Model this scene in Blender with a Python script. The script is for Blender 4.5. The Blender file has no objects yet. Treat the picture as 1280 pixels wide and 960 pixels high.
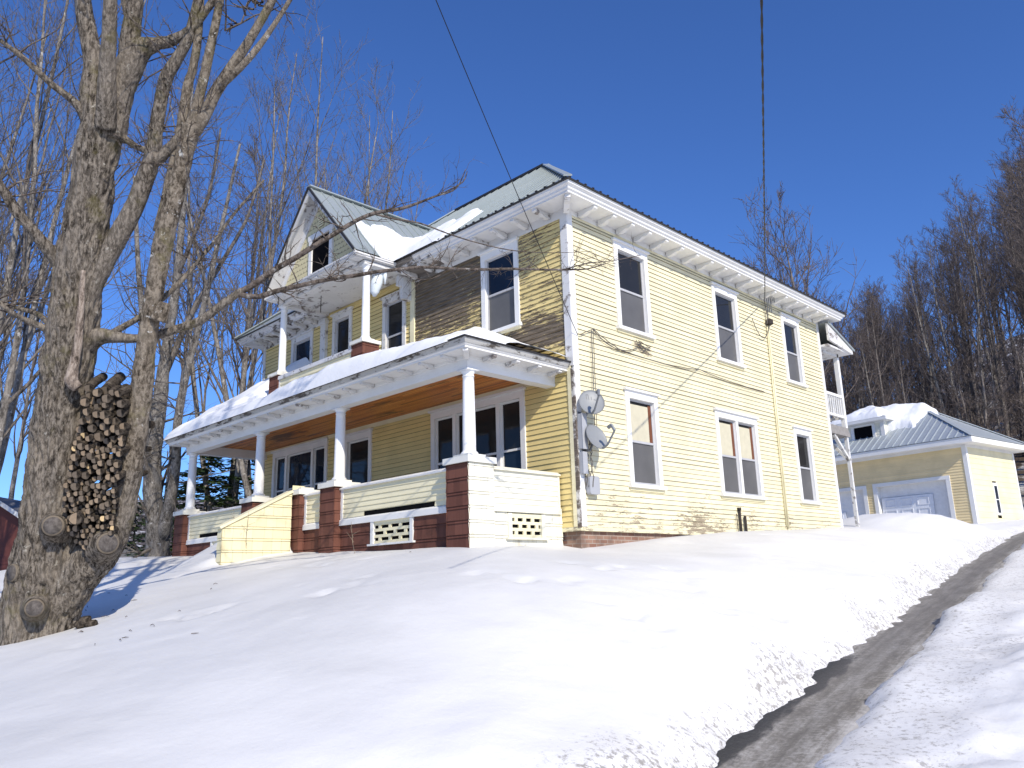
import bpy, math, random
import numpy as np
from mathutils import Vector, Matrix, noise as mnoise

PI = math.pi
S = bpy.context.scene
COL = S.collection
rng = random.Random(7)

# ------------------------------------------------------------------ camera (metric: house corner at the origin, z=0 at the siding's foot)
FOC = 999.507
CAM = Vector((9.3207, -10.9463, -0.9237))
RX = Vector((0.70220, 0.71143, -0.02799))
RD = Vector((-0.19039, 0.14975, -0.97022))
RF = Vector((-0.68605, 0.68662, 0.24060))

def at(u, v, D):
    """world point seen at photo pixel (u, v), D metres ahead of the camera"""
    return CAM + RX * ((u - 640) / FOC * D) + RD * ((v - 480) / FOC * D) + RF * D

cam_d = bpy.data.cameras.new('camera')
cam_d.sensor_width = 36.0
cam_d.lens = FOC / 1280 * 36.0
cam_d.clip_start = 0.1
cam_d.clip_end = 3000
cam = bpy.data.objects.new('camera', cam_d)
COL.objects.link(cam)
m = Matrix.Identity(4)
for i in range(3):
    m[i][0] = RX[i]; m[i][1] = -RD[i]; m[i][2] = -RF[i]; m[i][3] = CAM[i]
cam.matrix_world = m
S.camera = cam

# ------------------------------------------------------------------ mesh builder
class MB:
    def __init__(s):
        s.v = []; s.f = []; s.m = []
    def add(s, pts, faces, m=0):
        b = len(s.v)
        s.v.extend([tuple(p) for p in pts])
        for f in faces:
            s.f.append(tuple(b + i for i in f)); s.m.append(m)
    def quad(s, a, b, c, d, m=0):
        s.add((a, b, c, d), ((0, 1, 2, 3),), m)
    def poly(s, pts, m=0):
        s.add(pts, (tuple(range(len(pts))),), m)
    def box(s, x0, x1, y0, y1, z0, z1, m=0, F=None):
        P = [(x0, y0, z0), (x1, y0, z0), (x1, y1, z0), (x0, y1, z0), (x0, y0, z1), (x1, y0, z1), (x1, y1, z1), (x0, y1, z1)]
        if F: P = [F(*p) for p in P]
        s.add(P, ((0, 3, 2, 1), (4, 5, 6, 7), (0, 1, 5, 4), (1, 2, 6, 5), (2, 3, 7, 6), (3, 0, 4, 7)), m)
    def obox(s, a, b, up, w, h, m=0):
        """bar from a to b; w across, h along up"""
        a = Vector(a); b = Vector(b); d = (b - a).normalized(); up = Vector(up)
        sd = d.cross(up).normalized(); up = sd.cross(d).normalized()
        P = []
        for p in (a, b):
            for i, j in ((-1, -1), (1, -1), (1, 1), (-1, 1)):
                P.append(p + sd * (i * w / 2) + up * (j * h / 2))
        s.add(P, ((0, 1, 2, 3), (7, 6, 5, 4), (0, 4, 5, 1), (1, 5, 6, 2), (2, 6, 7, 3), (3, 7, 4, 0)), m)
    def prism(s, poly, vec, m=0):
        n = len(poly); vec = Vector(vec)
        P = [Vector(p) for p in poly] + [Vector(p) + vec for p in poly]
        F = [tuple(range(n))[::-1], tuple(range(n, 2 * n))]
        for i in range(n):
            j = (i + 1) % n
            F.append((i, j, n + j, n + i))
        s.add(P, F, m)
    def tube(s, pts, rads, sides=6, m=0, cap=True, disp=None):
        n = len(pts); pts = [Vector(p) for p in pts]
        b = len(s.v); prev = None
        for i in range(n):
            if i == 0: d = pts[1] - pts[0]
            elif i == n - 1: d = pts[-1] - pts[-2]
            else: d = pts[i + 1] - pts[i - 1]
            if d.length < 1e-9: d = Vector((0, 0, 1))
            d.normalize()
            if prev is None:
                a = Vector((1, 0, 0)) if abs(d.x) < 0.8 else Vector((0, 1, 0))
                sx = d.cross(a).normalized()
            else:
                sx = prev - d * prev.dot(d)
                if sx.length < 1e-6: sx = d.orthogonal()
                sx.normalize()
            prev = sx; sy = d.cross(sx)
            for k in range(sides):
                t = 2 * PI * k / sides
                q = sx * math.cos(t) + sy * math.sin(t)
                r = rads[i]
                p = pts[i] + q * r
                if disp: p = p + q * disp(p, r)
                s.v.append((p.x, p.y, p.z))
        for i in range(n - 1):
            for k in range(sides):
                k2 = (k + 1) % sides
                s.f.append((b + i * sides + k, b + i * sides + k2, b + (i + 1) * sides + k2, b + (i + 1) * sides + k)); s.m.append(m)
        if cap:
            s.f.append(tuple(b + k for k in range(sides))[::-1]); s.m.append(m)
            s.f.append(tuple(b + (n - 1) * sides + k for k in range(sides))); s.m.append(m)
    def lathe(s, c, prof, seg=20, m=0):
        b = len(s.v); n = len(prof)
        for r, z in prof:
            for k in range(seg):
                t = 2 * PI * k / seg
                s.v.append((c[0] + r * math.cos(t), c[1] + r * math.sin(t), c[2] + z))
        for i in range(n - 1):
            for k in range(seg):
                k2 = (k + 1) % seg
                s.f.append((b + i * seg + k, b + i * seg + k2, b + (i + 1) * seg + k2, b + (i + 1) * seg + k)); s.m.append(m)
        s.f.append(tuple(b + k for k in range(seg))[::-1]); s.m.append(m)
        s.f.append(tuple(b + (n - 1) * seg + k for k in range(seg))); s.m.append(m)
    def sweep(s, path, prof, m=0, mats=None):
        """profile (outward offset, z) along a plan path, outward = right-hand side, mitred"""
        n = len(path); P = [Vector((p[0], p[1])) for p in path]
        nor = []
        for i in range(n - 1):
            d = (P[i + 1] - P[i]).normalized(); nor.append(Vector((d.y, -d.x)))
        ring = []
        for i in range(n):
            if i == 0: mi = nor[0]
            elif i == n - 1: mi = nor[-1]
            else: mi = (nor[i - 1] + nor[i]) / (1 + nor[i - 1].dot(nor[i]))
            ring.append([(P[i].x + mi.x * o, P[i].y + mi.y * o, z) for o, z in prof])
        for i in range(n - 1):
            for j in range(len(prof) - 1):
                mm = mats[j] if mats else m
                s.quad(ring[i][j], ring[i + 1][j], ring[i + 1][j + 1], ring[i][j + 1], mm)
        for e in (0, n - 1):
            s.poly(ring[e], m)
    def build(s, name, mats, parent=None, smooth=False, loc=None):
        me = bpy.data.meshes.new(name)
        off = Vector((0, 0, 0))
        if loc is not None: off = Vector(loc)
        elif parent is not None: off = worigin(parent)
        v = s.v
        if off.length > 0: v = [(p[0] - off.x, p[1] - off.y, p[2] - off.z) for p in v]
        me.from_pydata(v, [], s.f)
        if not isinstance(mats, (list, tuple)): mats = [mats]
        for mt in mats: me.materials.append(mt)
        me.polygons.foreach_set('material_index', s.m)
        if smooth: me.polygons.foreach_set('use_smooth', [True] * len(s.f))
        me.update()
        o = bpy.data.objects.new(name, me)
        COL.objects.link(o)
        if parent is not None: o.parent = parent
        elif loc is not None: o.location = off
        return o

LOCAL = set()          # roots whose children are written in the root's own axes
def worigin(o):
    if o in LOCAL or (o.parent is not None and root_of(o) in LOCAL): return Vector((0, 0, 0))
    return Vector(root_of(o).location)
def root_of(o):
    while o.parent is not None: o = o.parent
    return o
def thing(name, label, cat, loc=(0, 0, 0), rz=0, group=None, local=False):
    o = bpy.data.objects.new(name, None); COL.objects.link(o)
    o.empty_display_size = 0.2
    o.location = loc; o.rotation_euler = (0, 0, rz)
    tag(o, label, cat, group)
    if local: LOCAL.add(o)
    return o
def tag(o, label=None, cat=None, group=None, kind=None):
    if label: o['label'] = label
    if cat: o['category'] = cat
    if group: o['group'] = group
    if kind: o['kind'] = kind
    return o
def copy_tree(o, parent=None):
    c = o.copy(); COL.objects.link(c)
    if parent is not None: c.parent = parent
    for ch in list(o.children): copy_tree(ch, c)
    return c

# ------------------------------------------------------------------ node helper
class NT:
    def __init__(s, name, rough=0.6, spec=0.3, metal=0.0):
        s.mat = bpy.data.materials.new(name); s.mat.use_nodes = True
        s.t = s.mat.node_tree; s.n = s.t.nodes; s.l = s.t.links
        s.b = s.n['Principled BSDF']
        s.b.inputs['Roughness'].default_value = rough
        s.b.inputs['Specular IOR Level'].default_value = spec
        s.b.inputs['Metallic'].default_value = metal
        s._pos = None
    def lk(s, a, b): s.l.new(a, b)
    def setin(s, sock, val):
        if hasattr(val, 'is_output'): s.lk(val, sock)
        elif isinstance(val, (tuple, list)) and len(val) == 3 and sock.type == 'RGBA': sock.default_value = (*val, 1)
        else: sock.default_value = val
    def obj(s):
        if s._pos is None:
            s._pos = s.n.new('ShaderNodeTexCoord').outputs['Object']
        return s._pos
    def uv(s): return s.n.new('ShaderNodeTexCoord').outputs['UV']
    def sep(s, v):
        n = s.n.new('ShaderNodeSeparateXYZ'); s.lk(v, n.inputs[0]); return n.outputs
    def comb(s, x, y, z):
        n = s.n.new('ShaderNodeCombineXYZ')
        for i, q in enumerate((x, y, z)): s.setin(n.inputs[i], q)
        return n.outputs[0]
    def mapv(s, v, sc=(1, 1, 1), loc=(0, 0, 0)):
        n = s.n.new('ShaderNodeMapping'); s.lk(v, n.inputs['Vector'])
        n.inputs['Scale'].default_value = sc; n.inputs['Location'].default_value = loc
        return n.outputs[0]
    def noise(s, v, scale=1.0, detail=4, rough=0.55, sc=None, dist=0.0):
        if sc: v = s.mapv(v, sc)
        n = s.n.new('ShaderNodeTexNoise'); s.lk(v, n.inputs['Vector'])
        n.inputs['Scale'].default_value = scale; n.inputs['Detail'].default_value = detail
        n.inputs['Roughness'].default_value = rough; n.inputs['Distortion'].default_value = dist
        return n.outputs[0]
    def voro(s, v, scale, sc=None, out='Distance', feat='F1'):
        if sc: v = s.mapv(v, sc)
        n = s.n.new('ShaderNodeTexVoronoi'); n.feature = feat; s.lk(v, n.inputs['Vector'])
        n.inputs['Scale'].default_value = scale
        return n.outputs[out]
    def white(s, w):
        n = s.n.new('ShaderNodeTexWhiteNoise'); n.noise_dimensions = '1D'; s.setin(n.inputs['W'], w); return n.outputs['Value']
    def math(s, op, a, b=0.0, c=0.0, clamp=False):
        n = s.n.new('ShaderNodeMath'); n.operation = op; n.use_clamp = clamp
        s.setin(n.inputs[0], a); s.setin(n.inputs[1], b)
        if op in ('MULTIPLY_ADD',): s.setin(n.inputs[2], c)
        return n.outputs[0]
    def step(s, v, a, b, lo=0.0, hi=1.0):
        n = s.n.new('ShaderNodeMapRange'); n.interpolation_type = 'SMOOTHSTEP'
        s.setin(n.inputs[0], v)
        if a > b: a, b, lo, hi = b, a, hi, lo
        n.inputs[1].default_value = a; n.inputs[2].default_value = b; n.inputs[3].default_value = lo; n.inputs[4].default_value = hi
        return n.outputs[0]
    def ramp(s, f, stops):
        n = s.n.new('ShaderNodeValToRGB'); s.lk(f, n.inputs[0]); e = n.color_ramp.elements
        while len(e) < len(stops): e.new(0.5)
        for i, (p, c) in enumerate(stops):
            e[i].position = p; e[i].color = (*c, 1)
        return n.outputs[0]
    def mix(s, f, a, b, mode='MIX'):
        n = s.n.new('ShaderNodeMix'); n.data_type = 'RGBA'; n.blend_type = mode
        s.setin(n.inputs[0], f); s.setin(n.inputs[6], a); s.setin(n.inputs[7], b)
        return n.outputs[2]
    def bump(s, h, strength=0.4, dist=0.01):
        n = s.n.new('ShaderNodeBump'); s.lk(h, n.inputs['Height'])
        n.inputs['Strength'].default_value = strength; n.inputs['Distance'].default_value = dist
        s.lk(n.outputs[0], s.b.inputs['Normal'])
    def color(s, c): s.setin(s.b.inputs['Base Color'], c); return s
    def rough(s, r): s.setin(s.b.inputs['Roughness'], r); return s

def plain(name, c, rough=0.6, spec=0.3, metal=0.0, var=0.15, sc=6):
    k = NT(name, rough, spec, metal)
    n = k.noise(k.obj(), sc, 5)
    k.color(k.mix(n, tuple(x * (1 - var) for x in c), tuple(min(1, x * (1 + var)) for x in c)))
    return k.mat

def paint(name, base, peel=0.45, peelw=0.08, wood=((0.16, 0.13, 0.10), (0.32, 0.28, 0.24)), board=0.1, extra=None, sc=(0.9, 0.9, 9.0), dirt=0.12, bvar=0.10):
    """old house paint: per-board tone, dirt streaks, flakes down to grey wood (noise stretched along the boards)"""
    k = NT(name, 0.55, 0.25)
    o = k.obj(); x, y, z = k.sep(o)
    bid = k.math('FLOOR', k.math('DIVIDE', z, board))
    tone = k.math('MULTIPLY_ADD', k.white(bid), bvar, 1 - bvar * 0.6)
    blot = k.noise(o, 1.3, 5)
    c = k.mix(k.step(blot, 0.35, 0.7), base, tuple(b * (1 - dirt) for b in base))
    fine = k.noise(o, 26, 4, sc=(0.25, 0.25, 1.2))
    c = k.mix(k.step(fine, 0.52, 0.75, 0, 0.25), c, tuple(b * 0.72 for b in base))
    n = k.n.new('ShaderNodeMix'); n.data_type = 'RGBA'; n.blend_type = 'MULTIPLY'
    n.inputs[0].default_value = 1; k.lk(c, n.inputs[6]); cb = k.comb(tone, tone, tone); k.lk(cb, n.inputs[7]); c = n.outputs[2]
    fz = k.math('FRACT', k.math('DIVIDE', z, board))
    if board < 1:
        pv = k.comb(k.math('MULTIPLY', x, 1.7), k.math('MULTIPLY', y, 1.7), k.math('MULTIPLY_ADD', bid, 1.37, k.math('MULTIPLY', fz, 1.1)))
        pa = k.math('ADD', k.math('MULTIPLY', k.noise(pv, 1.6, 7, 0.72), 0.7), k.math('MULTIPLY', k.noise(pv, 7.5, 5, 0.7), 0.3))
        pa = k.math('ADD', pa, k.math('MULTIPLY', k.math('SUBTRACT', 0.5, fz), 0.03))
    else: pa = k.noise(o, 2.2, 7, 0.68, sc=sc)
    pn = k.math('ADD', k.math('MULTIPLY', pa, 0.74), k.math('MULTIPLY', k.noise(o, 0.8, 4), 0.26))
    if extra: pn = k.math('ADD', pn, extra(k, x, y, z))
    thr = 1 - peel
    pm = k.step(pn, thr, thr + peelw)
    wn = k.noise(o, 5, 6, 0.65, sc=(0.4, 0.4, 6))
    wd = k.ramp(wn, [(0.3, wood[0]), (0.7, wood[1])])
    c = k.mix(pm, c, wd)
    k.color(c)
    k.rough(k.math('MULTIPLY_ADD', pm, 0.3, 0.5))
    k.bump(k.math('SUBTRACT', k.math('MULTIPLY', fine, 0.3), pm), 0.35, 0.004)
    return k.mat

YEL = (0.83, 0.755, 0.50)
WHT = (0.80, 0.79, 0.76)
def ex_side(k, x, y, z):
    low = k.step(z, 0.95, 0.05, 0.0, 0.085)
    mid = k.math('MULTIPLY', k.step(k.math('ABSOLUTE', k.math('SUBTRACT', z, 3.68)), 0.25, 0.0), k.step(k.math('ABSOLUTE', k.math('SUBTRACT', y, 2.3)), 1.0, 0.1, 0, 0.11))
    midlow = k.math('MULTIPLY', k.step(k.math('ABSOLUTE', k.math('SUBTRACT', y, 3.9)), 1.3, 0.2), k.step(z, 2.0, 0.5, 0, 0.055))
    return k.math('ADD', k.math('ADD', low, mid), midlow)
def ex_front(k, x, y, z):
    up = k.step(z, 3.0, 3.6)
    a = k.math('MULTIPLY', k.step(x, -1.7, -4.3, 0, 0.06), k.step(x, -4.82, -4.79))
    b = k.math('MULTIPLY', k.step(z, 4.35, 3.6, 0, 0.13), k.step(x, -2.6, -1.2))
    c = k.step(x, -1.25, -0.1, 0.07, 0.045)
    hi = k.math('MULTIPLY', k.math('MULTIPLY', k.step(z, 4.5, 5.4, 0, 0.085), k.step(x, -2.2, -2.6)), k.step(x, -4.82, -4.79))
    t = k.math('ADD', k.math('ADD', a, b), k.math('ADD', c, hi))
    right = k.step(x, -4.82, -4.79)
    t = k.math('MULTIPLY', k.math('MULTIPLY', t, up), right)
    return k.math('SUBTRACT', t, k.math('MULTIPLY', k.math('SUBTRACT', 1.0, k.math('MULTIPLY', up, right)), 0.10))

M = {}
M['lap_shadow'] = plain('bare_shaded_lap_edge', (0.20, 0.145, 0.075), 0.8, 0.1, var=0.5, sc=3)  # bare wood undersides, darkened to deepen the shadow line under each lap
M['siding_side'] = paint('sunlit_yellow_siding_paint', YEL, 0.392, 0.03, extra=ex_side, wood=((0.22, 0.17, 0.11), (0.42, 0.36, 0.26)))
M['siding_front'] = paint('weathered_shaded_yellow_paint', (0.78, 0.62, 0.27), 0.44, 0.06, extra=ex_front, wood=((0.035, 0.028, 0.021), (0.25, 0.20, 0.145)), sc=(0.7, 0.7, 7))  # warm bounce of the shaded front put into a more golden base
M['yellow'] = paint('yellow_trim_paint', YEL, 0.33, 0.05)
M['cream'] = paint('cream_siding_paint', (0.84, 0.77, 0.52), 0.36, 0.05, wood=((0.3, 0.26, 0.2), (0.5, 0.45, 0.38)))
M['white'] = paint('white_trim_paint', WHT, 0.34, 0.05, wood=((0.25, 0.23, 0.21), (0.45, 0.43, 0.40)), board=7.0, dirt=0.08)
M['white_old'] = paint('weathered_white_paint', (0.70, 0.69, 0.67), 0.46, 0.07, wood=((0.14, 0.12, 0.11), (0.36, 0.33, 0.31)), board=7.0, sc=(2, 2, 2.5))
M['white_dirty'] = paint('stained_gutter_paint', (0.5, 0.49, 0.46), 0.52, 0.08, wood=((0.04, 0.035, 0.03), (0.16, 0.14, 0.12)), board=7.0, sc=(1.4, 1.4, 5))
M['white_lit'] = paint('sunlit_cream_white_paint', (0.83, 0.80, 0.66), 0.36, 0.05, wood=((0.35, 0.30, 0.2), (0.5, 0.45, 0.35)))
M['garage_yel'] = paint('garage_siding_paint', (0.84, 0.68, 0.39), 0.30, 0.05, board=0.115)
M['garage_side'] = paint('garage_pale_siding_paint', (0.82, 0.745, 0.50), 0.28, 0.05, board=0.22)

def ex_rot(k, x, y, z): return k.math('ADD', k.step(x, -2.4, -4.6, -0.06, 0.20), k.step(x, -8.0, -9.0, 0.0, -0.12))
M['white_rot'] = paint('peeling_eave_paint', (0.72, 0.71, 0.69), 0.42, 0.08, extra=ex_rot, wood=((0.045, 0.038, 0.034), (0.28, 0.25, 0.22)), board=7.0, sc=(1.5, 1.5, 3))
M['white_rot2'] = paint('flaked_grey_board', (0.66, 0.64, 0.60), 0.56, 0.06, wood=((0.05, 0.038, 0.03), (0.22, 0.18, 0.15)), board=7.0, sc=(1.5, 1.5, 1.2))
def shingle(name, c1, c2, joint, w=0.15, wet=0.0):
    k = NT(name, 0.75, 0.2)
    x, y, z = k.sep(k.obj())
    row = k.math('FLOOR', k.math('DIVIDE', k.math('ADD', z, 2.0), 0.23))
    u = k.math('ADD', k.math('ADD', x, y), k.math('MULTIPLY', k.white(row), 3.1))
    uw = k.math('DIVIDE', k.math('ADD', u, k.math('MULTIPLY', k.noise(k.comb(u, row, 0.0), 4.5, 1), 0.20)), w)
    cell = k.math('FLOOR', uw); fr = k.math('FRACT', uw)
    rnd = k.white(k.math('ADD', cell, k.math('MULTIPLY', row, 37.3)))
    grain = k.noise(k.obj(), 30, 5, 0.6, sc=(1, 1, 0.12))
    t = k.math('ADD', k.math('MULTIPLY', rnd, 0.55), k.math('MULTIPLY', grain, 0.5), clamp=True)
    c = k.mix(t, c1, c2)
    j = k.math('LESS_THAN', fr, 0.035)
    c = k.mix(k.math('MULTIPLY', j, k.math('MULTIPLY_ADD', rnd, 0.6, 0.15)), c, joint)
    st = k.noise(k.obj(), 3.0, 5, sc=(1, 1, 0.7))
    c = k.mix(k.step(st, 0.56, 0.75, 0, 0.5), c, joint)
    k.color(c)
    k.bump(k.math('ADD', k.math('MULTIPLY', grain, 0.5), k.math('MULTIPLY', j, -1.0)), 0.5, 0.006)
    return k.mat
M['brown_shingle'] = shingle('brown_painted_shingles', (0.085, 0.034, 0.024), (0.19, 0.078, 0.054), (0.025, 0.013, 0.011))
M['yellow_shingle'] = shingle('yellow_painted_shingles', (0.72, 0.645, 0.40), (0.82, 0.755, 0.50), (0.40, 0.33, 0.20), 0.21)
M['white_shingle'] = shingle('white_painted_shingles', (0.74, 0.70, 0.55), (0.82, 0.80, 0.69), (0.26, 0.21, 0.14), 0.19)

def fish():
    k = NT('fish_scale_shingles', 0.7, 0.2)
    x, y, z = k.sep(k.obj())
    r = k.math('DIVIDE', z, 0.13); row = k.math('FLOOR', r); fz = k.math('FRACT', r)
    u = k.math('ADD', k.math('DIVIDE', x, 0.13), k.math('MULTIPLY', row, 0.5)); fu = k.math('SUBTRACT', k.math('FRACT', u), 0.5)
    d = k.math('SQRT', k.math('ADD', k.math('POWER', fu, 2.0), k.math('POWER', k.math('SUBTRACT', fz, 0.55), 2.0)))
    e = k.math('MULTIPLY', k.math('GREATER_THAN', d, 0.5), k.math('LESS_THAN', fz, 0.5))
    k.color(k.mix(k.math('MULTIPLY', e, 0.75), (0.62, 0.55, 0.33), (0.2, 0.17, 0.12)))
    k.bump(k.math('SUBTRACT', 1.0, e), 0.8, 0.02)
    return k.mat
M['fish'] = fish()

def bricks():
    k = NT('old_brick', 0.85, 0.15)
    x, y, z = k.sep(k.obj())
    v = k.comb(k.math('ADD', x, y), z, 0.0)
    n = k.n.new('ShaderNodeTexBrick'); k.lk(v, n.inputs['Vector'])
    n.inputs['Scale'].default_value = 1.0; n.inputs['Brick Width'].default_value = 0.21; n.inputs['Row Height'].default_value = 0.072
    n.inputs['Mortar Size'].default_value = 0.007; n.inputs['Mortar Smooth'].default_value = 0.2
    n.inputs['Color1'].default_value = (0.23, 0.12, 0.085, 1); n.inputs['Color2'].default_value = (0.33, 0.21, 0.15, 1)
    n.inputs['Mortar'].default_value = (0.36, 0.31, 0.26, 1)
    st = k.noise(k.obj(), 4, 5)
    k.color(k.mix(k.step(st, 0.4, 0.7, 0, 0.6), n.outputs['Color'], (0.12, 0.085, 0.07)))
    k.bump(n.outputs['Fac'], -0.5, 0.006)
    return k.mat
M['brick'] = bricks()

def metalroof():
    k = NT('green_grey_metal_roofing', 0.42, 0.5, 0.35)
    n = k.noise(k.obj(), 0.8, 5)
    f = k.noise(k.obj(), 9, 4, sc=(1, 1, 0.3))
    c = k.mix(n, (0.33, 0.375, 0.365), (0.45, 0.485, 0.475))
    k.color(k.mix(k.step(f, 0.5, 0.8, 0, 0.4), c, (0.25, 0.27, 0.25)))
    k.rough(k.math('MULTIPLY_ADD', f, 0.25, 0.3))
    return k.mat
M['metal_roof'] = metalroof()
M['dark_metal'] = plain('dark_drip_edge', (0.03, 0.028, 0.027), 0.5, 0.4)
M['garage_metal'] = plain('grey_blue_metal_roofing', (0.45, 0.49, 0.51), 0.4, 0.5, 0.35)

def ceiling():
    k = NT('varnished_bead_board', 0.45, 0.4)
    o = k.obj(); x, y, z = k.sep(o)
    b = k.math('DIVIDE', y, 0.07); bid = k.math('FLOOR', b); fr = k.math('FRACT', b)
    seg = k.math('FLOOR', k.math('ADD', k.math('DIVIDE', x, 1.9), k.math('MULTIPLY', k.white(bid), 5)))
    rn = k.white(k.math('ADD', bid, k.math('MULTIPLY', seg, 17.7)))
    g = k.noise(o, 6, 6, 0.65, sc=(0.25, 6, 1))
    t = k.math('ADD', k.math('MULTIPLY', rn, 0.5), k.math('MULTIPLY', g, 0.6), clamp=True)
    c = k.ramp(t, [(0.2, (0.16, 0.046, 0.012)), (0.5, (0.62, 0.20, 0.034)), (0.85, (0.80, 0.34, 0.075))])
    st = k.noise(o, 1.6, 6, 0.7, sc=(0.35, 1.8, 1))
    c = k.mix(k.step(st, 0.52, 0.64, 0, 0.8), c, (0.05, 0.025, 0.012))
    c = k.mix(k.math('LESS_THAN', fr, 0.09), c, (0.03, 0.014, 0.008))
    k.color(c); k.bump(fr, 0.2, 0.004)
    return k.mat
M['ceiling'] = ceiling()

def glass(name, base, rough=0.04):
    k = NT(name, rough, 0.24)
    n = k.noise(k.obj(), 1.1, 3)
    k.color(k.mix(n, tuple(b * 0.6 for b in base), tuple(b * 1.4 for b in base)))
    k.bump(k.noise(k.obj(), 2.6, 2), 0.12, 0.012)
    return k.mat
M['glass'] = glass('dark_window_glass', (0.022, 0.022, 0.022))
M['glass_blue'] = glass('porch_window_glass', (0.012, 0.02, 0.035))
def screen():
    k = NT('grey_insect_screen', 0.4, 0.35)
    n = k.noise(k.obj(), 1.7, 4)
    k.color(k.mix(n, (0.075, 0.073, 0.072), (0.15, 0.147, 0.143)))
    return k.mat
M['screen'] = screen()
M['shade'] = plain('cream_roller_shade', (0.55, 0.51, 0.38), 0.8, 0.1)
M['redwood'] = plain('varnished_sash', (0.16, 0.055, 0.025), 0.5)
M['black'] = plain('dark_opening', (0.006, 0.006, 0.007), 0.9, 0.05)
M['curtain'] = plain('faded_curtain', (0.10, 0.12, 0.15), 0.8, 0.1, var=0.4, sc=14)
M['grey_metal'] = plain('grey_steel', (0.22, 0.23, 0.24), 0.45, 0.4, 0.3)
M['dish_grey'] = plain('dish_grey_paint', (0.25, 0.26, 0.265), 0.45, 0.4, 0.0, var=0.06)
M['box_grey'] = plain('utility_box_grey', (0.38, 0.39, 0.41), 0.5, 0.3, var=0.05)
M['dish_mark'] = plain('dish_lettering_grey', (0.20, 0.21, 0.22), 0.5)
M['cable'] = plain('black_cable', (0.015, 0.015, 0.016), 0.5)
M['cable_grey'] = plain('grey_cable', (0.12, 0.11, 0.10), 0.6)
M['rust_black'] = plain('rusty_black_pipe', (0.035, 0.028, 0.024), 0.7)
M['greywood'] = plain('grey_weathered_wood', (0.27, 0.255, 0.24), 0.85, 0.1, var=0.4, sc=12)
M['lattice_back'] = M['black']

def snowmat():
    k = NT('snow', 0.55, 0.25)
    o = k.obj()
    n = k.noise(o, 1.2, 6, 0.6)
    k.color(k.mix(n, (0.78, 0.795, 0.82), (0.86, 0.865, 0.87)))
    h = k.math('ADD', k.math('MULTIPLY', k.noise(o, 7, 6, 0.6), 1.0), k.math('MULTIPLY', k.noise(o, 55, 3), 0.25))
    k.bump(h, 0.35, 0.03)
    return k.mat
M['snow'] = snowmat()
M['ice'] = plain('icicle_ice', (0.70, 0.76, 0.80), 0.15, 0.5)

def groundmat():
    k = NT('snow_ground', 0.55, 0.25)
    o = k.obj(); x, y, z = k.sep(o)
    n = k.noise(o, 0.7, 6, 0.6)
    ch = k.n.new('ShaderNodeAttribute'); ch.attribute_name = 'sunlit_bank'; ch.attribute_type = 'GEOMETRY'
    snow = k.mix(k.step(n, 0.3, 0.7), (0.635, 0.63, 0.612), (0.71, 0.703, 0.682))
    snow = k.mix(ch.outputs['Fac'], snow, (0.80, 0.79, 0.765))  # banks whiter than the lawn: their stronger sunlight put into the colour
    a = k.n.new('ShaderNodeAttribute'); a.attribute_name = 'grime'; a.attribute_type = 'GEOMETRY'
    g = a.outputs['Fac']
    sp = k.noise(o, 17, 7, 0.78)
    dm = k.math('MULTIPLY', g, k.step(k.math('ADD', sp, k.math('MULTIPLY', g, 0.13)), 0.62, 0.72), clamp=True)
    soft = k.math('MULTIPLY', g, k.step(k.noise(o, 1.8, 5), 0.35, 0.75, 0, 0.35))
    c = k.mix(soft, snow, (0.55, 0.52, 0.48))
    c = k.mix(k.math('MULTIPLY', dm, 0.8), c, (0.26, 0.235, 0.20))
    a2 = k.n.new('ShaderNodeAttribute'); a2.attribute_name = 'litter'; a2.attribute_type = 'GEOMETRY'
    lf = k.noise(o, 0.55, 7, 0.72)
    lm = k.math('MULTIPLY', a2.outputs['Fac'], k.step(lf, 0.36, 0.50))
    lc = k.mix(k.noise(o, 4, 5), (0.05, 0.038, 0.028), (0.16, 0.12, 0.085))
    c = k.mix(lm, c, lc)
    k.color(c)
    h = k.math('ADD', k.math('ADD', k.math('MULTIPLY', k.noise(o, 2.5, 6, 0.55), 1.0), k.math('MULTIPLY', k.noise(o, 45, 4, 0.6), 0.12)),
               k.math('MULTIPLY', k.math('MULTIPLY', k.noise(o, 20, 5, 0.7), g), 0.22))
    k.bump(h, 0.30, 0.05)
    return k.mat
M['ground'] = groundmat()

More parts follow.
